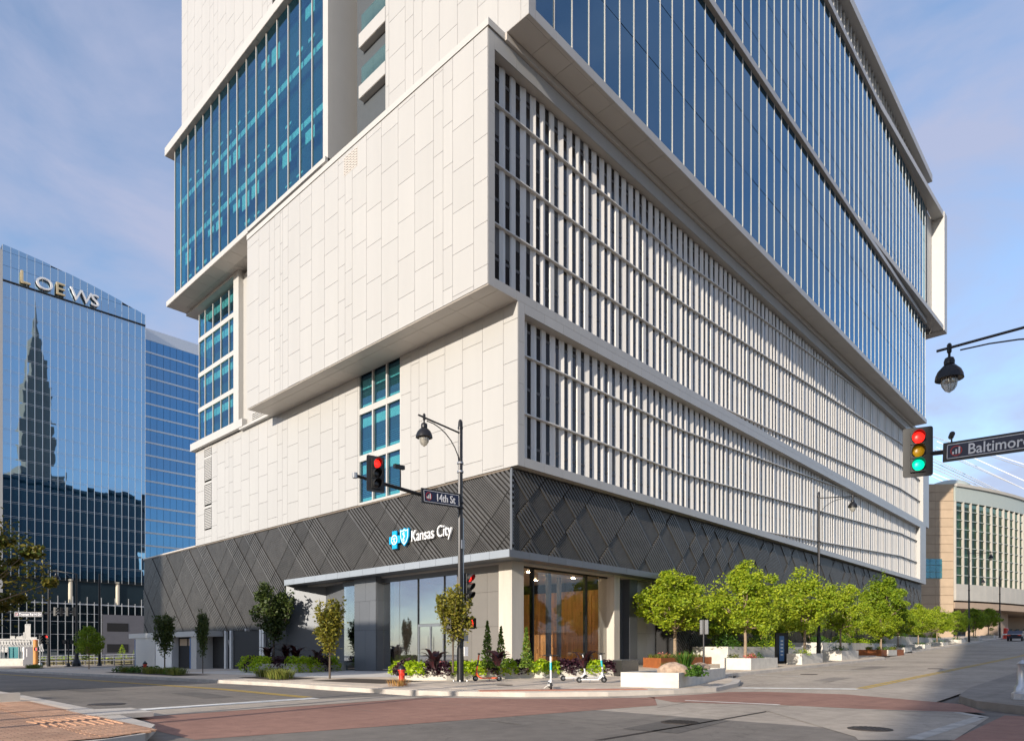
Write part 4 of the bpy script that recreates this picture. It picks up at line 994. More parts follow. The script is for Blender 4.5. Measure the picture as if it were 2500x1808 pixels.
def upright(seed, H=4.5, cr=.8, t0=1.1, n=4200, lf='horn', size=.085):
    rn = random.Random(seed); P = []; b = MB(); b.tube([(0, 0, -.1), (0, 0, t0), (.03, 0, H*.7)], [.055, .045, .015], 7)
    for k in range(34):
        a = rn.uniform(0, 6.28); z0 = rn.uniform(t0, H*.62); ln = rn.uniform(.8, 1.0)*(H-z0)*rn.uniform(.35, .95); sp = cr*(1-.35*z0/H)*rn.uniform(.35, 1)
        tip = Vector((math.cos(a)*sp, math.sin(a)*sp, min(H*rn.uniform(.93, 1.03), z0+ln))); base = Vector((0, 0, z0)); mid = base+(tip-base)*.5+Vector((math.cos(a), math.sin(a), 0))*sp*.22
        b.tube([base, mid, tip], [.018, .012, .004], 4)
        m = int(n/34)
        for q in range(m):
            t = rn.random()**.8; p = base.lerp(mid, t*2) if t < .5 else mid.lerp(tip, t*2-1)
            s = .16*(1.15-.7*t); P.append((p.x+rn.gauss(0, s), p.y+rn.gauss(0, s), p.z+rn.gauss(0, s*.9)))
    return leaves(P, size, rn).mesh('crown', LF[lf]), b.mesh('trunk', M_['barkd'], True)
def conifer(seed, H, r, lf='conif'):
    rn = random.Random(seed); P = []
    for k in range(1100):
        t = rn.random()**1.5; rr = r*(1-t)**.8*rn.uniform(.3, 1); a = rn.uniform(0, 6.28); P.append((rr*math.cos(a), rr*math.sin(a), .08+t*(H-.08)))
    b = MB().tube([(0, 0, -.05), (0, 0, H*.8)], [.03, .01], 5)
    return leaves(P, .05, rn, elong=1.3).mesh('crown', LF[lf]), b.mesh('trunk', M_['barkd'])
def plant_tree(kind, x, y, z, s, rz, label, group=None, sz=None, name='street_tree'):
    t = thing(name, label, 'tree', (x, y, z), rz, group); t.scale = (s, s, sz or s)
    put('crown', kind[0], t); put('trunk', kind[1], t); return t
BT = [broad(i, lf='maple') for i in (1, 2, 3)]+[broad(4, lf='maple2'), broad(5, H=4.8, cr=1.5, lf='maple2')]
UT = [upright(i) for i in (21, 22)]+[upright(23, lf='hornl'), upright(24, H=4.2, cr=1.3, t0=.9, n=5200)]
def tree_px(kind, px, pyb, pyt, label, off=.15, group=None, base=None, H=4.3, wide=1.0, name='street_tree'):
    """pyb: ground contact row; pyt: top of crown row"""
    x, y, z = base if base else onG(px, pyb, off); Zd = depth(x, y); top = CZ+(HY-pyt)*Zd/F
    s = (top-z)/H; return plant_tree(kind, x, y, z, s*wide, random.uniform(0, 6), label, group, s, name)
def clump(name, label, cat, lf, x, y, z, r, h, n, size, group=None, elong=1., seed=0, upw=False, droop=0):
    rn = random.Random(seed+int(x*31+y*17)); P = []
    if upw:                                   # blades or upright leaves
        v = []; f = []
        for k in range(n):
            a = rn.uniform(0, 6.28); q = rn.uniform(0, r); bx, by = math.cos(a)*q*.6, math.sin(a)*q*.6; l = h*rn.uniform(.6, 1.1); lean = rn.uniform(.1, .7)*l
            d = Vector((math.cos(a), math.sin(a))); w = size*rn.uniform(.7, 1.2); o = Vector((-d.y, d.x))*w; i0 = len(v)
            mx_, my_ = bx+d.x*lean*.35, by+d.y*lean*.35; tx, ty = bx+d.x*lean, by+d.y*lean
            v += [(bx-o.x*.5, by-o.y*.5, 0), (bx+o.x*.5, by+o.y*.5, 0), (mx_+o.x, my_+o.y, l*.6), (mx_-o.x, my_-o.y, l*.6), (tx, ty, l)]; f += [(i0, i0+1, i0+2, i0+3), (i0+3, i0+2, i0+4)]
        b = MB(); b.v = v; b.f = f
    else:
        for k in range(n):
            d = Vector((rn.gauss(0, 1), rn.gauss(0, 1), abs(rn.gauss(0, 1)))).normalized(); q = rn.uniform(.45, 1)
            px, py, pz = d.x*r*q, d.y*r*q, d.z*h*q
            if droop and px*px+py*py > (r*.6)**2: pz -= droop*rn.random()
            P.append((px, py, pz))
        b = leaves(P, size, rn, elong=elong)
    o = b.obj(name, LF[lf], None, False, (x, y, z)); return tag(o, label, cat, group)
# ================================================================== right-hand street planters and trees
def rel(x, y, off=.15): return hh(x, y)+off
def planter(label, poly, h, m, name='planter', soil=True, base=None):
    z0 = min(rel(x, y) for x, y in poly)-.05; zt_ = max(rel(x, y) for x, y in poly)+h
    t = thing(name, label, 'planter'); inn = inset(poly, .16); b = MB(); n = len(poly)
    out0 = [(x, y, z0) for x, y in poly]; out1 = [(x, y, zt_) for x, y in poly]; in1 = [(x, y, zt_) for x, y in inn]; in0 = [(x, y, zt_-.12) for x, y in inn]
    b.rings([out0, out1, in1, in0], False); b.obj('wall', m, t)
    MB().face([(x, y, zt_-.1) for x, y in inn]).obj('soil', M_['soil'], t)
    return zt_
cpl = [(-4.35, -9.35), (-3.75, -11.3), (3.0, -9.75), (2.6, -8.6)]
zc = planter('low white concrete corner planter holding two boulders beside the crossing', cpl, .42, M_['concp'])
def boulder(label, x, y, r, zbase, sd_):
    rr = []
    for i in range(11):
        ph = -math.pi/2+math.pi*i/10; row = []
        for k in range(18):
            a = 2*math.pi*k/18; f = 1+.09*math.sin(2*a+sd_)+.06*math.sin(3*a+ph*2+sd_)+.05*math.cos(5*a-ph*3)
            row.append((r*1.2*math.cos(ph)*math.cos(a)*f+.001, r*.95*math.cos(ph)*math.sin(a)*f, r*.72*math.sin(ph)*(1+.08*math.sin(3*a+sd_))))
        rr.append(row)
    o = MB().rings(rr).obj('boulder', M_['stone'], None, True, (x, y, zbase+r*.38), R(130)); tag(o, label, 'boulder')
boulder('large rounded tan boulder in the white corner planter', -3.05, -10.72, .42, zc-.12, 1.3)
boulder('smaller pink boulder at the sharp end of the white corner planter', 1.0, -9.62, .34, zc-.12, 4.1)
for px, py, n, h, lab in ((1672, 1641, 160, .85, 'tall green grass tuft behind the large boulder'), (1628, 1645, 110, .45, 'short pale grass tuft left of the large boulder')):
    x, y = onZ(px, py, zc-.1); clump('grass_tuft', lab, 'grass', 'grass' if h < .6 else 'green', x, y, zc-.1, .4, h, n, .018, upw=True)
x, y = onZ(1700, 1648, zc-.1); clump('low_shrub', 'round green shrub between the two boulders', 'shrub', 'green', x, y, zc-.12, .42, .42, 420, .06)
def box_planter(label, px0, px1, px2, y1, h, m):
    """front-left, front corner, right end pixels; the long side stands on the line y = y1"""
    x1 = onY(px1, 1600, y1)[0]; y0 = onX(px0, 1600, x1)[0]; x2 = onY(px2, 1600, y1)[0]
    return planter(label, [(x1, y0), (x1, y1), (x2, y1), (x2, y0)], h, m), (x1, x2, y0, y1)
def in_box(B, u, v): return B[0]+(B[1]-B[0])*u, B[2]+(B[3]-B[2])*v
c1 = [onG(px, py)[:2] for px, py in ((1570, 1627), (1613.5, 1631), (1741, 1619))]
d1 = Vector(c1[2])-Vector(c1[1]); c1.append((c1[0][0]+d1.x, c1[0][1]+d1.y))
z1p = planter('rust orange steel planter with pink flowers by the lobby corner', c1, .42, M_['corten'])
mid = (sum(p[0] for p in c1)/4, sum(p[1] for p in c1)/4)
for k in range(9):
    t = (k+.5)/9; x = c1[0][0]*(1-t)+c1[3][0]*t; y = c1[0][1]*(1-t)+c1[3][1]*t; x2 = c1[1][0]*(1-t)+c1[2][0]*t; y2 = c1[1][1]*(1-t)+c1[2][1]*t
    for u in (.3, .7): clump('yellow_grass', 'low yellow green grass tuft in the rust planter by the lobby corner', 'grass', 'grass', x+(x2-x)*u, y+(y2-y)*u, z1p-.1, .35, .34, 60, .016, 'grass in the rust planter', upw=True, seed=k)
    if k in (1, 2, 4): clump('pink_flowers', 'pink flower clump in the rust planter by the lobby corner', 'flowers', 'flower', x+(x2-x)*.5, y+(y2-y)*.5, z1p-.05, .45, .38, 60, .05, 'pink flowers in the rust planter', seed=k)
tree_px(BT[0], 1638, 1610, 1405, 'broad green tree with pale trunk in the rust planter by the lobby corner', base=(mid[0]-.2, mid[1]+.2, z1p-.1), H=4.15, wide=1.2)
zp2, B2 = box_planter('white concrete box planter with one tree beside the rust planter', 1758, 1833.6, 1898.5, -7.9, .55, M_['concp'])
x, y = in_box(B2, .4, .45); tree_px(BT[1], 1824, 0, 1393, 'round green tree in the white concrete box next to the information pillar', base=(x, y, zp2-.1), H=4.2)
for u, v, lf, nm in ((.15, .3, 'grass', 'grass'), (.55, .75, 'green', 'shrub'), (.75, .3, 'maple2', 'bush'), (.3, .7, 'flower', 'flowers')):
    x, y = in_box(B2, u, v); clump('planter_'+nm, 'small %s clump in the white concrete box next to the pillar' % nm, nm, lf, x, y, zp2-.1, .4, .4, 170, .05, seed=int(u*100))
zp3, B3 = box_planter('white concrete box planter just past the information pillar', 1920.6, 1958, 2008.5, -7.7, .60, M_['concp'])
x, y = in_box(B3, .5, .5); tree_px(BT[2], 1940, 0, 1402, 'leaning green tree in the white concrete box past the pillar', base=(x, y, zp3-.1), H=4.2)
clump('planter_shrub', 'low yellow green shrub in the concrete box past the pillar', 'shrub', 'lime', *in_box(B3, .25, .6), zp3-.1, .6, .45, 260, .05)
zp4, B4 = box_planter('white concrete box planter at the foot of the street lamp', 2007, 2055, 2096, -7.6, .62, M_['concp'])
x, y = in_box(B4, .5, .5); tree_px(BT[0], 2042, 0, 1428, 'small upright green tree in the concrete box by the street lamp', base=(x, y, zp4-.1), H=4.3, wide=.85)
clump('planter_shrub', 'green and yellow shrub in the concrete box by the street lamp', 'shrub', 'green', *in_box(B4, .4, .5), zp4-.1, .7, .5, 320, .05)
xa = onY(2152, 1600, -6.8)[0]; xb = onY(2207, 1600, -6.8)[0]; ya = onX(2090, 1600, xa)[0]
c3 = [(xa, ya), (xa, -6.8), (xb, -6.8), (xb, ya)]
z3p = planter('low rust steel planter with a tall pointed tree', c3, .35, M_['corten'])
m3 = (sum(p[0] for p in c3)/4, sum(p[1] for p in c3)/4)
tree_px(BT[4], 2152, 0, 1403, 'tall green tree with pointed top in the low rust planter', base=(m3[0], m3[1], z3p-.1), H=4.8, wide=.95)
for u in (.25, .5, .75): clump('yellow_grass', 'yellow grass tuft under the pointed tree', 'grass', 'grass', c3[0][0]*(1-u)+c3[2][0]*u, c3[0][1]*(1-u)+c3[2][1]*u, z3p-.1, .5, .4, 120, .02, 'grass under the pointed tree', upw=True)
# terrace walls along the facade
def twall(label, px0, px1, pyb, h, dep=2.2):
    x0, y0, _ = onG(px0, pyb); x1 = onY(px1, pyb, y0)[0]; x1 = min(x1, x0+24)
    return planter(label, [(x0, y0+dep), (x0, y0), (x1, y0), (x1, y0+dep)], h, M_['concp']), (x0, x1, y0, y0+dep)
zw1, W1 = planter('long concrete terrace wall with hedges against the ribbed base', [(16.6, -.9), (16.6, -3.4), (30.5, -3.4), (30.5, -.9)], .85, M_['concp']), (16.6, 30.5, -3.4, -.9)
zw2, W2 = planter('second concrete terrace wall with shrubs further up the hill', [(33.5, -.9), (33.5, -3.6), (56, -3.6), (56, -.9)], .6, M_['concp']), (33.5, 56, -3.6, -.9)
zw3, W3 = planter('third low concrete terrace wall towards the tower far end', [(58, -.9), (58, -3.6), (84, -3.6), (84, -.9)], .5, M_['concp']), (58, 84, -3.6, -.9)
for (zw, Wq, n) in ((zw1, W1, 9), (zw2, W2, 12), (zw3, W3, 9)):
    for k in range(n):
        x, y = in_box(Wq, (k+.5)/n, .45+.2*((k*7) % 3-1)); 
        clump('terrace_shrub', 'leafy shrub planted behind the concrete terrace wall', 'shrub', ('green', 'green', 'lime', 'maple2')[k % 4], x, y, zw-.15, random.uniform(.8, 1.1), random.uniform(.7, 1.25), 420, .07, 'shrubs on the terrace walls', seed=k)
clump('clipped_hedge', 'bright clipped hedge on the long terrace wall behind the pillar', 'hedge', 'lime', 25.5, -2.2, zw1-.1, 1.5, 1.15, 1100, .06)
bk = [(1769, 1596, 1430, 0), (1876, 1584, 1440, 3), (1720, 1600, 1440, 3), (1915, 1570, 1425, 4), (2000, 1570, 1425, 3)]
NTH = ('first', 'second', 'third', 'fourth', 'fifth', 'sixth', 'seventh', 'eighth', 'ninth', 'tenth', 'eleventh', 'twelfth', 'thirteenth')
for k, (px, pyb, pyt, q) in enumerate(bk):
    x = (19.5, 25, 17.8, 28.8, 35)[k]; y = -2.0; tree_px(BT[(3, 1, 3, 0, 3)[k]], 0, 0, 0, 'dark green terrace tree, %s along the ribbed base from the lobby' % NTH[(1, 2, 0, 3, 4)[k]], base=(x, y, rel(x, y)+.5), H=4.3, group='terrace trees against the ribbed base').scale = (.72, .72, .86)
far = [(41, -6.0, 1), (45, -2.3, 3), (49, -5.4, 4), (54, -2.3, 0), (59, -5.0, 1), (64, -2.3, 3), (69, -4.8, 2), (75, -3, 0), (81, -4.6, 3), (88, -3.6, 1), (95, -4.4, 3), (103, -3.4, 4), (111, -4, 3)]
for k, (x, y, q) in enumerate(far):
    t = plant_tree(BT[q], x, y, rel(x, y)+.25, random.uniform(.82, 1.08), random.uniform(0, 6), 'round green street tree, %s up the hill past the pointed tree' % NTH[k], 'street trees up the hill')
    if k % 2 == 0:
        a = planter('small concrete box planter under the %s street tree up the hill' % NTH[k], [(x-1.4, y+.9), (x-1.4, y-.9), (x+1.4, y-.9), (x+1.4, y+.9)], .38, M_['concp'])
        clump('planter_shrub', 'low shrub in the box under the %s street tree up the hill' % NTH[k], 'shrub', 'green', x+.6, y, a-.1, .8, .45, 200, .07, 'shrubs in boxes up the hill', seed=k)
for o in [o for o in C.objects if o.get('label', '').startswith('small concrete box planter under')]: o['group'] = 'concrete boxes up the hill'
hr = thing('stair_handrail', 'steel handrail of the small stair in the terrace wall', 'handrail', (32, -4.6, rel(32, -4.6)))
for o_ in (0, 1.0):
    for x in (0, 1.5): MB().tube([(x, o_, 0), (x, o_, .9+x*.25)], .025, 6).obj('post', M_['steel'], hr)
    MB().tube([(-.4, o_, .8), (1.9, o_, 1.37)], .028, 6).obj('rail', M_['steel'], hr)
# information pillar, post, far sign, car
x, y, z = onG(1908, 1618); ip = thing('information_pillar', 'slim black information pillar with blue panel between the concrete boxes', 'sign', (x, y, z), R(-40))
MB().box(-.42, .42, -.09, .09, 0, 1.95).obj('frame', M_['blackp'], ip); MB().box(-.2, .12, -.105, -.09, .15, 1.75).obj('blue_panel', mat('info_blue', (.10, .22, .45), .4), ip)
for k in range(5): MB().box(-.12, .05, -.112, -.105, .5+.22*k, .6+.22*k).obj('lettering', M_['signw'], ip)
x, y, z = onG(1718, 1641); bp = thing('sign_post', 'thin black post with a sign plate edge-on behind the corner planter', 'sign post', (x, y, z))
MB().lathe((0, 0, 0), [(.05, 0), (.05, 2.6)], 10).obj('post', M_['black'], bp); MB().box(.03, .06, -.22, .22, 1.9, 2.6).obj('plate', M_['steel'], bp)
x, y, z = onG(2338, 1573); fs = thing('parking_sign', 'white parking sign plates on a black post up the hill', 'sign', (x, y, z), R(-47))
MB().lathe((0, 0, 0), [(.06, 0), (.05, 3.6)], 8).obj('post', M_['black'], fs)
for a, b in ((2.9, 3.5), (2.15, 2.85), (1.75, 2.1)): MB().box(-.26, .26, -.09, -.06, a, b).obj('plate', M_['signw'] if a == 2.15 else M_['steel'], fs)
x, y, z = 96, -9.4, hh(96, -9.4); vc = thing('parked_car', 'dark blue parked car at the top of the uphill street', 'car', (x, y, z))
prof = [(-2.2, .35), (2.2, .35), (2.25, .75), (1.4, .95), (.7, 1.42), (-1.2, 1.45), (-1.9, 1.0), (-2.25, .9)]
MB().loft([(a, -.85, b) for a, b in prof], [(a, .85, b) for a, b in prof]).obj('body', mat('car_paint', (.015, .02, .045), .25, .3, coat=.6), vc)
MB().loft([(a, -.87, b) for a, b in ((1.2, .98), (.62, 1.36), (-1.1, 1.38), (-1.6, 1.0))], [(a, .87, b) for a, b in ((1.2, .98), (.62, 1.36), (-1.1, 1.38), (-1.6, 1.0))]).obj('windows', M_['hdark'], vc)
for a in (-1.4, 1.4):
    for s in (-.8, .8):
        w = MB().tube([(a, s-.1, .33), (a, s+.1, .33)], .33, 14).obj('wheel', M_['rub'], vc)
for s in (-.6, .6): MB().box(-2.3, -2.22, s-.2, s+.2, .72, .88).obj('tail_light', M_['red'], vc)
x, y = 104, -7.2
for k in range(2):
    b_ = thing('red_barrel', 'red construction barrel on the pavement at the top of the street', 'barrel', (x+k*3, y+.4*k, rel(x+k*3, y)), 0, 'red barrels at the top of the street'); MB().lathe((0, 0, 0), [(.45, 0), (.42, .4), (.4, .8), (.34, 1.6), (.1, 1.7)], 12).obj('drum', M_['red'], b_)
    MB().lathe((0, 0, .6), [(.43, 0), (.42, .2)], 12, False).obj('band', M_['signw'], b_)
# ================================================================== street furniture
def lamp_head(par, at, arm_from, s=1.0):
    """bell shaded lamp hung at `at` (local), arm running back to arm_from"""
    a = Vector(at); b = Vector(arm_from); d = (a-b); dn = Vector((d.x, d.y, 0)).normalized()
    MB().tube([b, a+dn*.28*s], .035*s, 7).obj('arm', M_['pole'], par)
    pts = []
    L = math.hypot(d.x, d.y)
    for k in range(9):
        t = k/8; r = 1-math.cos(t*math.pi/2); q = math.sin(t*math.pi/2)
        pts.append(Vector((b.x, b.y, 0))+Vector((d.x, d.y, 0))*(r*.93)+Vector((0, 0, b.z-1.55*s+q*(a.z-.12*s-b.z+1.55*s))))
    MB().tube(pts, .020*s, 6).obj('brace', M_['pole'], par)
    c = (a.x, a.y, a.z)
    MB().lathe(c, [(.03*s, .12*s), (.055*s, .08*s), (.055*s, -.10*s), (.03*s, -.14*s), (.03*s, -.24*s)], 10).obj('hanger', M_['pole'], par)
    MB().lathe(c, [(.03*s, -.22*s), (.10*s, -.26*s), (.125*s, -.34*s), (.12*s, -.42*s), (.11*s, -.43*s), (.15*s, -.46*s), (.26*s, -.58*s), (.31*s, -.70*s), (.325*s, -.80*s), (.31*s, -.805*s), (.20*s, -.76*s)], 20).obj('shade', M_['pole'], par, True)
    MB().lathe(c, [(.185*s, -.76*s), (.195*s, -.85*s), (.17*s, -.97*s), (.10*s, -1.08*s), (.01*s, -1.14*s)], 18).obj('globe', M_['lamp_g'], par, True)
    for k in range(6):
        an = k*math.pi/3; MB().tube([(c[0]+r*math.cos(an)*s, c[1]+r*math.sin(an)*s, c[2]+z*s) for r, z in ((.188, -.77), (.198, -.85), (.173, -.97), (.103, -1.08))], .004*s, 4).obj('globe_rib', M_['pole'], par)
def signal(par, at, rz, lit=(1, 0, 0), plate=True, sides=True):
    """three-section head; faces local -y before turning by rz"""
    Mx = Matrix.Translation(at) @ Matrix.Rotation(rz, 4, 'Z')
    def O(b, nm, m, p=par, sm=False): return b.xf(Mx).obj(nm, m, p, sm)
    if plate:
        w, h_, r = .34, .64, .06; poly = []
        for cx_, cz_, a0 in ((w-r, h_-r, 0), (-(w-r), h_-r, 90), (-(w-r), -(h_-r), 180), (w-r, -(h_-r), 270)):
            for k in range(5): an = R(a0+k*22.5); poly.append((cx_+r*math.cos(an), cz_+r*math.sin(an)))
        O(MB().loft([(a, .02, b) for a, b in poly], [(a, .045, b) for a, b in poly]), 'backplate', M_['blackp'])
    for i in range(3):
        zc_ = .355*(1-i)
        hs = O(MB().box(-.17, .17, -.05, .20, zc_-.17, zc_+.17), 'housing', M_['blackp'])
        m = (('redl', 'yell', 'grnl')[i] if lit[i] else 'offl')
        n = 18; b = MB(); rr = [[(r*math.cos(2*math.pi*k/n), -.055-dy, zc_+r*math.sin(2*math.pi*k/n)) for k in range(n)] for r, dy in ((.145, 0), (.11, .025), (.05, .038), (.002, .04))]
        O(b.rings(rr), 'lens', M_[m], par, True)
        b = MB(); v0 = []; v1 = []
        for k in range(19):
            an = R(-60+300*k/18); L = .05+.20*max(0, math.sin(max(0, min(math.pi, (R(-60+300*k/18)+R(60))*math.pi/R(300)))))
            v0.append((.152*math.cos(an), -.05, zc_+.152*math.sin(an))); v1.append((.152*math.cos(an), -.05-L, zc_+.152*math.sin(an)+.0))
        b.v = v0+v1; b.f = [(k, k+1, 19+k+1, 19+k) for k in range(18)]; O(b, 'visor', M_['blackp'])
def pole_body(par, H, r0=.125, r1=.09, base=1.35):
    n = 16; rr = []
    for z, r, fl in ((0, r0+.015, 0), (base, r0+.01, 0), (base+.06, r0-.01, 0), (base+.08, r0-.02, 1), (H-.4, r1, 1), (H-.38, r1, 0)):
        rr.append([(r*(1-(.10 if fl and k % 2 else 0))*math.cos(2*math.pi*k/n), r*(1-(.10 if fl and k % 2 else 0))*math.sin(2*math.pi*k/n), z) for k in range(n)])
    MB().rings(rr).obj('shaft', M_['pole'], par)
    MB().box(-.24, .24, -.24, .24, 0, .035).obj('base_plate', M_['steel'], par)
    for a in (-.19, .19):
        for c in (-.19, .19): MB().lathe((a, c, .035), [(.03, 0), (.03, .06), (.01, .07)], 6).obj('anchor_bolt', M_['steel'], par)
    MB().lathe((0, 0, H-.4), [(r1+.01, 0), (r1+.02, .06), (r1+.005, .12), (r1-.005, .3), (r1-.03, .38), (.01, .41)], 14).obj('finial', M_['pole'], par, True)
# signal pole at the tower corner
px_, py_ = -6.02, -2.79; pz = rel(px_, py_)
SP = thing('signal_pole', 'black pole with lamp, red signal arm and 14th St sign at the tower corner', 'signal pole', (px_, py_, pz))
pole_body(SP, 10.55)
lamp_head(SP, (-1.87, 0, 10.2), (0, 0, 10.0))
MB().tube([(.0, 0, 7.05), (-2.4, 0, 7.22), (-4.95, 0, 7.38)], [.085, .07, .055], 10).obj('mast_arm', M_['pole'], SP)
MB().lathe((-4.97, 0, 7.38), [(.09, -.09), (.09, .09)], 10).obj('arm_cap', M_['steel'], SP)
for z in (6.95, 7.15, 8.4, 8.75): MB().lathe((0, 0, z), [(.125, 0), (.135, .03), (.125, .09)], 14).obj('collar', M_['steel'] if z > 8 else M_['pole'], SP)
signal(SP, (-4.2, -.16, 7.55), R(-12))
cam_ = MB().box(-.28, .16, -.07, .07, 7.98, 8.12).obj('detector_camera', M_['pole'], SP); MB().tube([(-3.0, 0, 7.25), (-3.0, 0, 7.95)], .025, 6).obj('camera_stem', M_['pole'], SP); cam_.location = (-3.0, 0, 0)
# street-name board along the arm (reads facing -y)
MX = lambda x, y, z: Matrix.Translation((x, y, z)) @ Matrix(((1, 0, 0, 0), (0, 0, -1, 0), (0, 1, 0, 0), (0, 0, 0, 1)))
def name_board(par, M4, w, h_, txt, tx, size, sxx):
    b = MB().box(0, w, -.0, h_, -.03, .03).xf(M4).obj('name_board', M_['black'], par)
    MB().box(.09, w-.09, .06, h_-.06, .03, .034).xf(M4).obj('board_face', M_['navy'], b)
    for q in ((.09, w-.09, .06, .075), (.09, w-.09, h_-.075, h_-.06), (.09, .105, .06, h_-.06), (w-.105, w-.09, .06, h_-.06)): MB().box(*q, .034, .038).xf(M4).obj('border', M_['signw'], b)
    text(txt, size, .004, M_['signw'], 'board_lettering', b, M4 @ Matrix.Translation((tx, h_/2-size*.34, .04)), sxx, .004)
    e = h_*.27; cx_ = .09+h_*.42
    rr = [[(cx_+r*math.cos(2*math.pi*k/20), h_/2+r*math.sin(2*math.pi*k/20), .04) for k in range(20)] for r in (e*.82, e)]
    MB().rings(rr, False).xf(M4).obj('emblem_ring', M_['signr'], b)
    for dx, hh_ in ((-.5, .5), (0, .9), (.5, 1.3)): MB().box(cx_+e*dx-.018, cx_+e*dx+.018, h_/2-e*.6, h_/2-e*.6+e*hh_, .036, .042).xf(M4).obj('emblem_bar', M_['signw'], b)
name_board(SP, MX(-2.1, -.14, 6.86) @ Matrix.Rotation(R(2.6), 4, 'Z'), 1.98, .56, '14th St', .68, .42, .82)
signal(SP, (.42, -.02, 3.85), R(14), plate=False)
MB().box(.12, .5, -.02, .02, 4.35, 4.4).obj('bracket', M_['pole'], SP); MB().box(.12, .5, -.02, .02, 3.28, 3.33).obj('bracket', M_['pole'], SP)
def ped_head(par, at, rz, hand, plc=True):
    Mx = Matrix.Translation(at) @ Matrix.Rotation(rz, 4, 'Z')
    h_ = MB().box(-.23, .23, -.1, .1, -.23, .23).xf(Mx).obj('walk_signal', M_['blackp'], par)
    MB().rings([[(a*.21, -.1, b*.21) for a, b in ((-1, -1), (1, -1), (1, 1), (-1, 1))], [(a*.21, -.17, b*.21) for a, b in ((-1, -1), (1, -1), (1, 1), (-1, 1))]], False).xf(Mx).obj('hood', M_['blackp'], h_)
    if hand:
        b = MB().box(-.06, .05, -.112, -.102, -.15, .0)
        for k, t in enumerate((.11, .14, .13, .09)): b.box(-.062+.03*k, -.04+.03*k, -.112, -.102, .0, t)
        b.box(.05, .075, -.112, -.102, -.09, .02); b.xf(Mx).obj('hand_symbol', M_['redl'], h_)
ped_head(SP, (.50, -.03, 2.38), R(12), True); ped_head(SP, (-.5, -.03, 2.36), R(200), False)
MB().box(.05, .27, -.17, -.13, 1.65, 2.0).obj('notice_plate', M_['steel'], SP); MB().box(.06, .26, -.18, -.14, 1.05, 1.42).obj('push_button_plate', M_['signw'], SP)
MB().box(-.06, .1, -.16, -.1, 5.35, 5.7).obj('junction_box', M_['steel'], SP); MB().tube([(.14, -.03, 1.4), (.14, -.03, 6.6)], .022, 6).obj('conduit', M_['steel'], SP)
# near signal arm at the right-hand corner (its pole stands just outside the picture)
NP = thing('signal_pole', 'black street pole with Baltimore sign, lamp and green traffic signal arm', 'signal pole', (-4.2, -22.6, rel(-4.2, -22.6)))
pole_body(NP, 9.6)
MB().tube([(0, 0, 6.1), (0, 2.0, 6.3), (0, 4.0, 6.42)], [.085, .07, .055], 10).obj('mast_arm', M_['pole'], NP)
signal(NP, (-.16, 4.02, 6.47), R(-72), (1, 1, 1))
lamp_head(NP, (0, 3.35, 9.02), (0, 0, 9.08))
MY = lambda x, y, z: Matrix.Translation((x, y, z)) @ Matrix(((0, 0, -1, 0), (-1, 0, 0, 0), (0, 1, 0, 0), (0, 0, 0, 1)))
name_board(NP, MY(-.12, 3.47, 6.10) @ Matrix.Rotation(R(-1.5), 4, 'Z'), 2.55, .48, 'Baltimore', .53, .37, .86)
MB().tube([(0, 3.3, 6.55), (0, 3.3, 6.72)], .02, 6).obj('camera_stem', M_['pole'], NP); MB().tube([(-.14, 3.26, 6.78), (.14, 3.34, 6.78)], .065, 10).obj('detector_camera', M_['blackp'], NP)
# street lamps up the hill
def street_lamp(label, px, pyb, ptop, plx, ply, base=None, group=None):
    x, y, z = base or onG(px, pyb); Zd = depth(x, y); H = CZ+(HY-ptop)*Zd/F-z
    t = thing('street_lamp', label, 'street lamp', (x, y, z), 0, group); s = H/10
    pole_body(t, H, .13, .085, 1.6)
    lx, ly, lz = atD(plx, ply, Zd); dx, dy = lx-x, ly-y
    lamp_head(t, (dx, dy, H-.3), (0, 0, H-.45), 1.0)
    for q in (.45, .56, .7): MB().lathe((0, 0, H*q), [(.12, 0), (.14, .04), (.12, .1)], 10).obj('collar', M_['pole'], t)
    return t
street_lamp('tall black street lamp standing among the concrete box planters', 1999, 1610, 1200, 2082, 1210)
street_lamp('black street lamp in front of the curved glass hall', 2366, 1572, 1342, 2419, 1350, base=(84, -5.6, rel(84, -5.6)))
street_lamp('far black street lamp by the bridge pier of the hall', 2425, 1565, 1405, 2400, 1425, base=(112, -5.4, rel(112, -5.4)))
street_lamp('dark street lamp across the uphill street at the shaded side', 2497, 1580, 1400, 2540, 1400, base=(86, -18.9-.6, rel(86, -19.5)))
# ================================================================== hydrants
def hydrant(px, py, label):
    x, y, z = onG(px, py); t = thing('fire_hydrant', label, 'fire hydrant', (x, y, z), R(-30))
    MB().lathe((0, 0, 0), [(.17, 0), (.17, .05), (.115, .07), (.115, .52), (.15, .53), (.15, .57)], 18).obj('barrel', M_['red'], t, True)
    MB().lathe((0, 0, .57), [(.15, 0), (.145, .04), (.10, .12), (.05, .16), (.03, .17), (.03, .22)], 16).obj('bonnet', M_['black'], t, True)
    for d in ((-1, 0), (1, 0), (0, -1)): MB().tube([(d[0]*.1, d[1]*.1, .40), (d[0]*.2, d[1]*.2, .40)], .055 if d[1] == 0 else .07, 10).obj('outlet', M_['black'] if d[1] == 0 else M_['red'], t)
hydrant(981, 1671, 'bright red fire hydrant with black cap beside the signal pole')
hydrant(354, 1640, 'red fire hydrant by the white vestibule down the side street')
x, y, z = onG(975, 1674); clump('dry_grass', 'dry golden grass round the foot of the near hydrant', 'grass', 'dry', x, y, z, .75, .3, 130, .012, upw=True)
sheet('tree_pit', [(-9.0, -1.6), (-6.6, -1.2), (-7.2, 3.2), (-9.6, 2.6)], .168, M_['soil'])
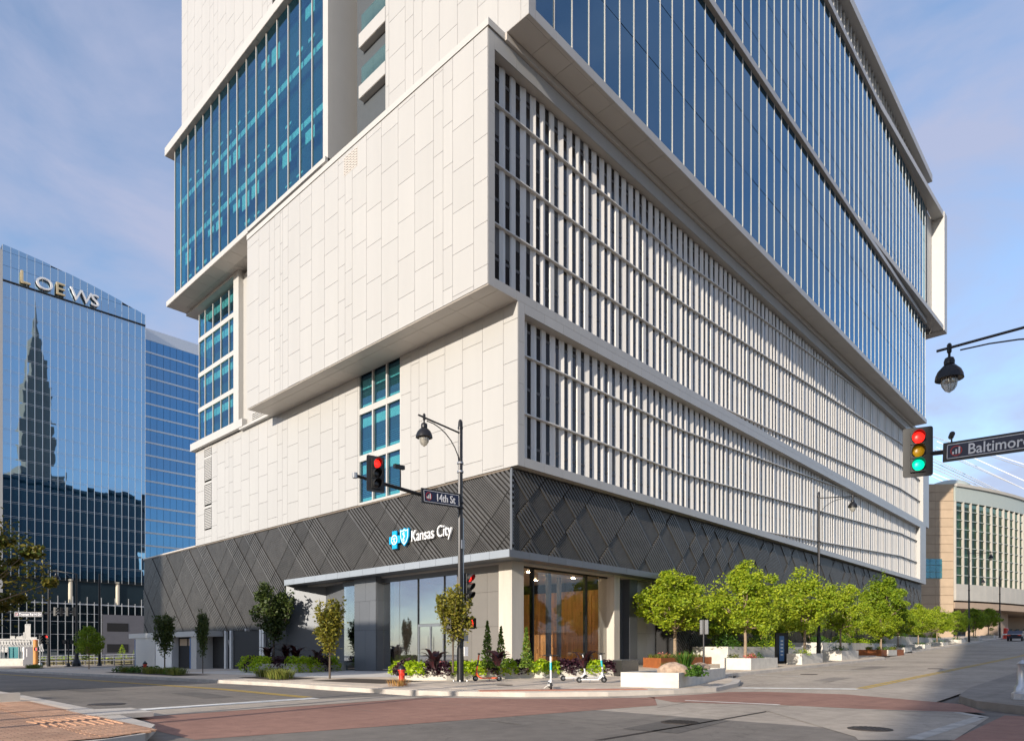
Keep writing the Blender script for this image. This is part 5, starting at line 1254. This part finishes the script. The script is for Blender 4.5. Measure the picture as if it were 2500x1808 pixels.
# ================================================================== scooters
def scooter(x, y, z, rz, label, stem, band, lean=0, group=None):
    t = thing('electric_scooter', label, 'scooter', (x, y, z), rz, group); t.rotation_euler[0] = R(lean)
    for wx in (-.48, .50):
        w = MB().rings([[(wx+r*math.cos(2*math.pi*k/20), yy, .115+r*math.sin(2*math.pi*k/20)) for k in range(20)] for r, yy in ((.05, -.03), (.10, -.035), (.115, -.02), (.115, .02), (.10, .035), (.05, .03))]).obj('wheel', M_['rub'], t, True)
        MB().tube([(wx, -.04, .115), (wx, .04, .115)], .05, 10).obj('hub', M_['steel'], w)
    MB().loft([(-.40, -.08, .10), (.28, -.08, .10), (.28, .08, .10), (-.40, .08, .10)], [(-.42, -.085, .155), (.30, -.085, .155), (.30, .085, .155), (-.42, .085, .155)]).obj('deck', stem, t)
    MB().tube([(.28, 0, .13), (.40, 0, .22), (.46, 0, .36)], .035, 8).obj('neck', stem, t)
    MB().tube([(.50, 0, .14), (.455, 0, .40), (.36, 0, 1.10)], .030, 8).obj('stem', stem, t)
    MB().tube([(.425, 0, .62), (.39, 0, .88)], .034, 8).obj('stem_band', band, t)
    MB().tube([(.36, -.24, 1.12), (.355, 0, 1.10), (.36, .24, 1.12)], .018, 6).obj('handlebar', M_['black'], t)
    for s in (-.24, .24): MB().tube([(.36, s, 1.12), (.36, s*.65, 1.115)], .022, 6).obj('grip', M_['rub'], t)
    MB().box(.33, .41, -.04, .04, 1.09, 1.16).obj('display', M_['blackp'], t)
    MB().rings([[(-.48+.14*math.cos(a), yy, .115+.14*math.sin(a)) for a in [R(40+12*k) for k in range(10)]] for yy in (-.04, .04)], False).obj('fender', stem, t)
    MB().tube([(-.05, -.08, .11), (-.10, -.2, .0)], .012, 5).obj('kickstand', M_['steel'], t)
x, y, z = onG(1343, 1680); scooter(x, y, z+.006, R(43+180), 'white scooter with teal band standing alone and seen end-on', M_['sw'], M_['teal'])
x, y, z = onG(1440, 1666); scooter(x+.1, y, z+.006, R(-44), 'white scooter with teal band at the front of the parked group of three', M_['sw'], M_['teal'])
x, y, z = onG(1402, 1661); scooter(x, y, z+.006, R(-36), 'white scooter with teal band in the middle of the parked group of three', M_['sw'], M_['teal'])
x, y, z = onG(1452, 1660); scooter(x+.1, y+.1, z+.006, R(-14), 'white scooter with teal band at the planter side of the parked group of three', M_['sw'], M_['teal'])
x, y, z = onG(1190, 1662); scooter(x, y, z+.006, R(128), 'orange scooter leaning by the flower planter', M_['orange'], M_['black'], 4)
# ================================================================== flower planter at the tower corner
fr = [onG(px, py)[:2] for px, py in ((972, 1655), (1010, 1660), (1090, 1660), (1200, 1657), (1300, 1654), (1400, 1652), (1500, 1649))]
bk_ = [(x+1.0, y+1.25) for x, y in fr]
poly = fr+bk_[::-1]
zf = planter('long white concrete planter overflowing with lime and purple vines at the tower corner', poly[::-1] if False else poly, .48, M_['concp'])
eb = thing('stone_end_block', 'dark polished stone block closing the end of the flower planter', 'planter')
xa, ya = fr[-1]; q0 = [onG(px, py)[:2] for px, py in ((1496, 1649), (1518, 1650), (1559, 1645))]; dv = Vector(q0[2])-Vector(q0[1]); q0.append((q0[0][0]+dv.x, q0[0][1]+dv.y))
MB().prism(q0, .1, .95).obj('block', mat('polished_granite', (.035, .033, .032), .25), eb); MB().prism(inset(q0, -.015), .95, .985).obj('top_slab', mat('granite_top', (.10, .10, .10), .35), eb)
GRP = 'vines spilling over the corner planter'
rn = random.Random(77); tot = 22
def along(pl, t):
    L = [math.dist(a, b) for a, b in zip(pl, pl[1:])]; d = t*sum(L)
    for a, b, l in zip(pl, pl[1:], L):
        if d <= l: return a[0]+(b[0]-a[0])*d/l, a[1]+(b[1]-a[1])*d/l
        d -= l
    return pl[-1]
for k in range(tot):
    x, y = along(fr, (k+.5)/tot); lf = 'lime' if (k % 4 in (0, 3) or k in (9, 14)) else 'purple'
    clump('trailing_vine', ('lime green' if lf == 'lime' else 'dark purple')+' vine clump hanging over the front of the corner planter', 'vine', lf, x+.12, y+.15, zf-.12, rn.uniform(.42, .55), rn.uniform(.34, .48), 560, .075, ('lime ' if lf == 'lime' else 'purple ')+GRP, seed=k, droop=.28)
    x2, y2 = x+.6, y+.8
    if k % 3 != 1: clump('bedding_plant', 'leafy bedding plant at the back of the corner planter', 'plant', rn.choice(['green', 'lime', 'flower', 'purple']), x2, y2, zf-.1, .4, rn.uniform(.3, .45), 200, .06, 'bedding plants at the back of the corner planter', seed=k)
def canna(px, py, zb, h, n, lab):
    x, y = onZ(px, py, zb); rn = random.Random(int(px)); b = MB()
    for k in range(n):                        # broad arching paddle leaves
        a = rn.uniform(0, 6.28); L = h*rn.uniform(.55, 1.0); d = Vector((math.cos(a), math.sin(a), 0)); o = Vector((-d.y, d.x, 0)); w = .11*rn.uniform(.8, 1.3); r0 = rn.uniform(0, .18)
        z0 = h*rn.uniform(.0, .35); prev = None
        for q in range(6):
            t = q/5; c_ = d*(r0+L*.55*t*t+.05*t)+Vector((0, 0, z0+L*(.95*t-.45*t*t*t))); ww = w*math.sin(math.pi*min(.98, .12+.86*t))
            cur = (c_-o*ww+Vector((0, 0, ww*.3)), c_, c_+o*ww+Vector((0, 0, ww*.3)))
            if prev:
                b.face([prev[0], prev[1], cur[1], cur[0]]); b.face([prev[1], prev[2], cur[2], cur[1]])
            prev = cur
    tag(b.obj('canna_plant', LF['canna'], None, False, (x, y, zb-.1)), lab, 'plant')
for px in (1060, 1215, 1425): canna(px, 1627, zf+.1, .9, 16, 'dark red broad leaved plant in the corner planter near the '+{1060: 'entrance door', 1215: 'concrete column', 1425: 'dark stone block'}[px])
CO = conifer(5, 1.9, .32)
for px, pt, s, lab in ((1190, 1515, 1.05, 'slim green conifer left of the concrete column'), (1223, 1528, .9, 'dark slim conifer in front of the concrete column'), (1285, 1530, 1.0, 'slim green conifer right of the concrete column')):
    x, y = onZ(px, 1632, zf-.1); plant_tree(CO, x, y, zf-.1, s, px, lab, None, (CZ+(HY-pt)*depth(x, y)/F-zf+.1)/1.9, 'conifer')
x, y = onZ(1106, 1636, zf-.1); tree_px(upright(31, H=4.2, cr=1.15, t0=1.2, n=3800, lf='hornl'), 1106, 0, 1412, 'young sunlit tree rising from the corner planter behind the signal pole', base=(x, y, zf-.1), H=4.2, wide=.95)
# ================================================================== left planter bed and side-street trees
pl = [onG(px, py)[:2] for px, py in ((595, 1640), (640, 1643), (720, 1642), (800, 1638), (882, 1633))]
polyL = pl+[(pl[-1][0]+1.3, pl[-1][1]+.9), (.6, 19.5), (-.2, 23.0), (pl[0][0]+1.0, pl[0][1]+1.2)]
zl = planter('curved grey concrete planter with lime vines against the pale wall', polyL, .5, M_['concp'])
for k in range(15):
    x, y = along(pl, (k+.3)/15); lf = 'lime' if k % 4 in (0, 1, 3) else 'purple'
    if k > 11: continue
    clump('trailing_vine', ('bright green' if lf == 'lime' else 'purple black')+' vine clump along the front of the curved left planter', 'vine', lf, x+.25, y+.15, zl-.12, .72, .6, 420, .085, ('green' if lf == 'lime' else 'purple')+' vines on the curved planter', seed=k, droop=.5)
    if k % 2 == 0: clump('purple_plant', 'dark purple bedding plant behind the bright vines of the curved planter', 'plant', 'purple', x+.9, y+.6, zl-.1, .6, .6, 260, .08, 'purple plants in the curved planter', seed=k)
for px, lab in ((700, 'tall dark red broad leaved plant left in the curved planter'), (722, 'dark red broad leaved plant beside its twin in the curved planter'), (775, 'sparse dark leaved plant near the thin yellow tree'), (655, 'short dark red plant at the left end of the curved planter')):
    canna(px, 1610, zl+.2, 1.35 if px < 760 else 1.2, 18 if px < 760 else 8, lab)
x, y = -1.2, 22.0; t = tree_px(UT[3], 0, 0, 1405, 'large dark upright hornbeam tree standing in the curved planter', base=(x, y, zl-.1), H=4.2, wide=1.0); t.location.x, t.location.y = atD(668, 1582, depth(x, y))[:2]
def side_tree(kind, px, pyb, pyt, lab, H=4.5, wide=1.0): return tree_px(kind, px, pyb, pyt, lab, H=H, wide=wide)
side_tree(UT[2], 805, 1656, 1443, 'thin yellow green tree in the grass strip before the entrance', wide=1.05)
side_tree(UT[0], 402, 1640, 1487, 'small dark upright tree nearest the red hydrant down the side street')
side_tree(UT[1], 495, 1643, 1478, 'slender dark tree before the white vestibule door', wide=.62)
side_tree(BT[3], 217, 1632, 1528, 'round green tree beside the far crossing', H=4.3, wide=.8)
for a, b, n in (((-9.3, 5.0), (-8.2, 9.6), 9), ((-9.2, 16.5), (-8.4, 30), 16), ((-8.6, 56), (-7.5, 60), 5)):
    sheet('planting_bed', [(a[0]-.7, a[1]-.5), (a[0]+1.2, a[1]-.5), (b[0]+.9, b[1]+.5), (b[0]-1.0, b[1]+.5)], .17, M_['soil'])
    for k in range(n):
        t = (k+.5)/n; x = a[0]+(b[0]-a[0])*t+random.uniform(-.4, .6); y = a[1]+(b[1]-a[1])*t
        if k % 4 == 3 and n > 10: clump('low_shrub', 'low dark green shrub in the side street planting strip', 'shrub', 'green', x, y, rel(x, y), .6, .5, 220, .08, 'shrubs in the side street strip', seed=k)
        else: clump('grass_tuft', 'arching grass tuft in the side street planting strip', 'grass', 'grass', x, y, rel(x, y), .7, .45, 120, .02, 'grass tufts in the side street strip', seed=k, upw=True)
# street inlet and kerb-side grass at the near brick corner
clump('grass_patch', 'green grass patch in the bed on the brick corner', 'grass', 'green', -21.6, 1.2, .2, 1.3, .42, 900, .03, upw=True)
sheet('planting_bed', [(-20.6, 8), (-20.6, -1.6), (-24, -1.6), (-24, 8)], .2, M_['soil'])
tag(MB().box(-24, -20.4, -1.75, -1.55, .1, .36).obj('bed_kerb', M_['kerb']), kind='structure')
# overhanging tree on the brick corner (trunk just outside the picture)
AT = broad(9, H=6.7, cr=2.7, t0=2.3, n=11000, lf='autumn', size=.085)
plant_tree(AT, -20.35, 8.0, .15, 1.0, R(40), 'green and russet tree overhanging from the brick corner', None, 1.0)
# ================================================================== far end of the side street
def far_pt(px, Zd, z=None): x, y, _ = atD(px, 1582, Zd); return x, y, (rel(x, y) if z is None else z)
def zpx(py, Zd): return CZ+(HY-py)*Zd/F
x, y, z = far_pt(119, 84); tp = thing('signal_pole', 'tall black pole with red signal and Truman Rd N Dr sign at the far crossing', 'signal pole', (x, y, z))
MB().lathe((0, 0, 0), [(.2, 0), (.16, 1), (.12, zpx(1390, 84)-z)], 10).obj('shaft', M_['pole'], tp)
rd = Vector((RT[0], RT[1], 0))
MB().tube([(0, 0, zpx(1497, 84)-z), tuple(-rd*9+Vector((0, 0, zpx(1493, 84)-z)))], [.09, .06], 6).obj('mast_arm', M_['pole'], tp)
Mb = Matrix(((RT[0], 0, -FW[0], 0), (RT[1], 0, -FW[1], 0), (0, 1, 0, 0), (0, 0, 0, 1)))
name_board(tp, Matrix.Translation(tuple(-rd*4.15+Vector((-FW[0]*.2, -FW[1]*.2, zpx(1505, 84)-z)))) @ Mb, 3.5, .62, 'Truman Rd N Dr', .62, .40, .98)
signal(tp, tuple(Vector((-FW[0]*.25, -FW[1]*.25, zpx(1560, 84)-z))+rd*.0), AZ-R(90), (1, 0, 0), False)
signal(tp, tuple(Vector((-FW[0]*.25, -FW[1]*.25, zpx(1560, 84)-z))-rd*.75), AZ-R(20), (0, 0, 0), False)
for k in range(4): signal(tp, tuple(rd*(.9+.75*k)+Vector((0, 0, zpx(1492, 84)-z))), AZ+R(40*k), (0, 0, 0), False)
MB().tube([(0, 0, zpx(1492, 84)-z), tuple(rd*3.6+Vector((0, 0, zpx(1492, 84)-z)))], .07, 6).obj('mast_arm', M_['pole'], tp)
MB().tube([(0, 0, zpx(1397, 84)-z), tuple(rd*.9+Vector((0, 0, zpx(1393, 84)-z)))], .05, 6).obj('arm', M_['pole'], tp)
x, y, z = far_pt(187, 80); lp = thing('street_lamp', 'thick based black street lamp at the far crossing behind the round tree', 'street lamp', (x, y, z))
MB().lathe((0, 0, 0), [(.5, 0), (.48, .4), (.25, .9), (.2, 1.6), (.13, 2), (.10, zpx(1400, 80)-z)], 12).obj('shaft', M_['pole'], lp)
lamp_head(lp, tuple(-rd*2.4+Vector((0, 0, zpx(1392, 80)-z))), (0, 0, zpx(1400, 80)-z), 1.3)
x, y, z = far_pt(243, 80); pp = thing('utility_pole', 'plain black pole right of the round tree at the far crossing', 'pole', (x, y, z)); MB().lathe((0, 0, 0), [(.16, 0), (.12, zpx(1400, 80)-z)], 10).obj('shaft', M_['pole'], pp); MB().lathe((0, 0, 0), [(.26, 0), (.2, .3)], 10).obj('base', M_['pole'], pp)
x, y, z = far_pt(167, 79); q_ = thing('walk_signal_post', 'short post with two black walk signals at the far crossing', 'signal post', (x, y, z)); MB().lathe((0, 0, 0), [(.22, 0), (.18, .35), (.07, .4), (.06, zpx(1560, 79)-z)], 10).obj('post', M_['pole'], q_)
ped_head(q_, (-.4, 0, zpx(1566, 79)-z), R(-40), False); ped_head(q_, (.35, 0, zpx(1566, 79)-z), R(60), False)
x, y, z = far_pt(98, 82); q_ = thing('walk_signal_post', 'short grey post with lit red hand signal at the far crossing', 'signal post', (x, y, z)); MB().lathe((0, 0, 0), [(.25, 0), (.2, .4), (.07, .45), (.06, zpx(1575, 82)-z)], 10).obj('post', M_['steel'], q_)
ped_head(q_, tuple(-rd*.4+Vector((0, 0, zpx(1583, 82)-z))), AZ-R(90), True)
x, y, z = far_pt(87, 88); q_ = thing('bollard_post', 'tall orange post beside the skyline sculpture', 'post', (x, y, z)); MB().lathe((0, 0, 0), [(.28, 0), (.28, zpx(1562, 88)-z)], 12).obj('shaft', mat('post_orange', (.55, .24, .06), .6), q_); MB().lathe((0, 0, zpx(1562, 88)-z), [(.30, 0), (.28, .06), (.02, .1)], 12).obj('cap', M_['orange'], q_)
# guard rail over the motorway edge
gr = thing('guard_rail', 'low grey metal guard rail behind the far crossing', 'railing'); pts = [far_pt(px, Zd) for px, Zd in ((90, 92), (200, 90), (350, 88))]
for h_ in (.55, .95, 1.25): MB().tube([(x, y, z+h_) for x, y, z in pts], .06, 6).obj('rail', M_['steel'], gr)
for k in range(12):
    t = k/11; x, y, z = far_pt(90+260*t, 92-4*t); MB().box(x-.08, x+.08, y-.08, y+.08, z-.3, z+1.25).obj('post', M_['steel'], gr)
x, y, z = far_pt(220, 93); 
bw = thing('barrier_wall', 'low mossy concrete wall below the guard rail', 'wall'); p0, p1 = far_pt(90, 93), far_pt(352, 89); MB().loft([p0, p1, (p1[0]+.4, p1[1]+.4, p1[2]), (p0[0]+.4, p0[1]+.4, p0[2])], [(a[0], a[1], a[2]+.75) for a in (p0, p1, (p1[0]+.4, p1[1]+.4, p1[2]), (p0[0]+.4, p0[1]+.4, p0[2]))]).obj('wall', mat('mossy_concrete', (.11, .10, .055), .9, 0, .3, 2), bw)
for k in range(18):
    px = 92+15*k; x, y, z = far_pt(px, 100); clump('hedge_shrub', 'bright green hedge shrub behind the guard rail', 'shrub', 'lime' if k % 3 else 'grass', x, y, z-.2, 1.0, 1.5 if k < 10 else 1.2, 200, .14, 'hedge shrubs behind the guard rail', seed=k)
CT = conifer(8, 3.6, .95, 'lime')
for px, lab in ((298, 'golden green cone shaped shrub before the grey hotel wall'), (335, 'darker cone shaped shrub beside the white vestibule')):
    x, y, z = far_pt(px, 92); plant_tree(CT, x, y, z, 1.15, px, lab, None, (zpx(1572, 92)-z)/3.6, 'cone_shrub')
# white wall, glass shelter and skyline sculpture on the far left
p0, p1 = far_pt(-120, 90), far_pt(64, 92); z0_ = rel(p0[0], p0[1])-.3
ww = thing('parapet_wall', 'stained white concrete parapet wall at the far left', 'wall'); MB().loft([(p0[0], p0[1], z0_), (p1[0], p1[1], z0_), (p1[0]+.4, p1[1]+1.6, z0_), (p0[0]+.4, p0[1]+1.6, z0_)], [(p0[0], p0[1], zpx(1607, 90)), (p1[0], p1[1], zpx(1607, 90)), (p1[0]+.4, p1[1]+1.6, zpx(1607, 90)), (p0[0]+.4, p0[1]+1.6, zpx(1607, 90))]).obj('wall', M_['concp'], ww)
x, y, z = far_pt(74, 92); gb_ = thing('sign_block', 'grey slab sign standing at the end of the white parapet wall', 'sign', (x, y, z), AZ-R(90)); MB().box(-.85, .85, -.2, .2, -.2, zpx(1578, 92)-z).obj('slab', M_['greyb'], gb_); MB().box(-.86, -.7, -.22, .2, .9, zpx(1578, 92)-z).obj('edge', M_['lite'], gb_); MB().box(-.35, -.28, -.23, -.2, 1.2, 2.3).obj('lettering', M_['signw'], gb_)
sc = thing('glass_shelter', 'teal glass shelter panel behind the white parapet wall', 'shelter'); p0, p1 = far_pt(20, 94), far_pt(46, 94)
MB().loft([(p0[0], p0[1], 0), (p1[0], p1[1], 0), (p1[0]+.2, p1[1]+.2, 0), (p0[0]+.2, p0[1]+.2, 0)], [(p0[0], p0[1], zpx(1578, 94)), (p1[0], p1[1], zpx(1578, 94)), (p1[0]+.2, p1[1]+.2, zpx(1578, 94)), (p0[0]+.2, p0[1]+.2, zpx(1578, 94))]).obj('glass', mat('teal_glass', (.02, .16, .20), .15, .2), sc)
for px in (2, 10, 20, 46, 52, 60): p = far_pt(px, 93.5); MB().tube([(p[0], p[1], 0), (p[0], p[1], zpx(1578, 93.5))], .07, 6).obj('post', M_['steel'], sc)
sk = thing('skyline_sculpture', 'pale lattice sculpture of a city skyline on a curved truss', 'sculpture')
Zk = 100
def kp(px, py, o=0): return atD(px, py, Zk+o)
for k in range(34):
    px = -20+3.6*k; 
    MB().tube([kp(px, 1561), kp(px+(4 if k % 2 else -4), 1577), kp(px+8, 1592-.1*k)], .05, 4).obj('lattice_bar', M_['white2'], sk)
    MB().tube([kp(px, 1561, 2), kp(px+(-3 if k % 2 else 5), 1577, 2), kp(px+6, 1590, 2)], .05, 4).obj('lattice_bar', M_['white2'], sk)
MB().tube([kp(-20, 1560), kp(40, 1559), kp(100, 1561)], .09, 6).obj('top_chord', M_['white2'], sk); MB().tube([kp(-20, 1585), kp(20, 1584), kp(60, 1588)], .07, 6).obj('lower_chord', M_['white2'], sk)
for a, b, t in ((62, 75, 1523), (58, 63, 1543), (52, 58, 1551), (41, 51, 1553), (26, 37, 1552), (75, 90, 1555)):
    for q in range(int((b-a)/2)+1):
        px = a+2*q; MB().tube([kp(px, 1560), kp(px, t+(q % 3))], .055, 4).obj('tower_bar', M_['white2'], sk)
    for q in range(4):
        py = t+(1560-t)*q/4; MB().tube([kp(a, py), kp(b, py)], .05, 4).obj('tower_bar', M_['white2'], sk)
sheet('far_ramp', [far_pt(px, Zd)[:2] for px, Zd in ((18, 76), (98, 76), (82, 80), (30, 80))], .17, M_['redx'])
# base of a decorative post at the near right corner
x, y, z = onG(2496, 1706); db = thing('bollard', 'pale grey decorative bollard base at the shaded right corner', 'bollard', (x, y, z)); MB().lathe((0, 0, 0), [(.24, 0), (.24, .16), (.19, .2), (.17, .34), (.12, .4), (.1, .9), (.13, .95), (.02, 1.05)], 8).obj('shaft', M_['alu'], db, True)
# kerb inlet by the corner planter
it = thing('kerb_inlet', 'concrete kerb inlet with dark openings beside the corner planter', 'drain', (4.3, -8.9, rel(4.3, -8.9)-.15), R(12))
MB().box(-1.4, 1.8, -.35, .35, .12, .24).obj('lid', M_['kerb'], it)
for a in (-1.4, -.3, .7, 1.6): MB().box(a, a+.2, -.33, .3, -.1, .12).obj('pier', M_['kerb'], it)
MB().box(-1.3, 1.7, .1, .3, -.1, .12).obj('opening', M_['darkin'], it)

# lamp posts on the brick corner behind the viewer: their shadows cross the bricks and the crosswalk
for (x, y, lab) in ((-29.5, -9.9, 'black lamp post on the brick corner, nearer the crosswalk'), (-33.0, -9.0, 'black lamp post on the brick corner, further from the crosswalk'), (-36.5, -8.0, 'slim black post set back on the brick corner')):
    t = thing('lamp_post', lab, 'street lamp', (x, y, .15)); pole_body(t, 7.5, .15, .11)
    MB().lathe((0, 0, 7.4), [(.1, 0), (.3, .2), (.28, .6), (.05, .9)], 12).obj('lantern', M_['lamp_g'], t)
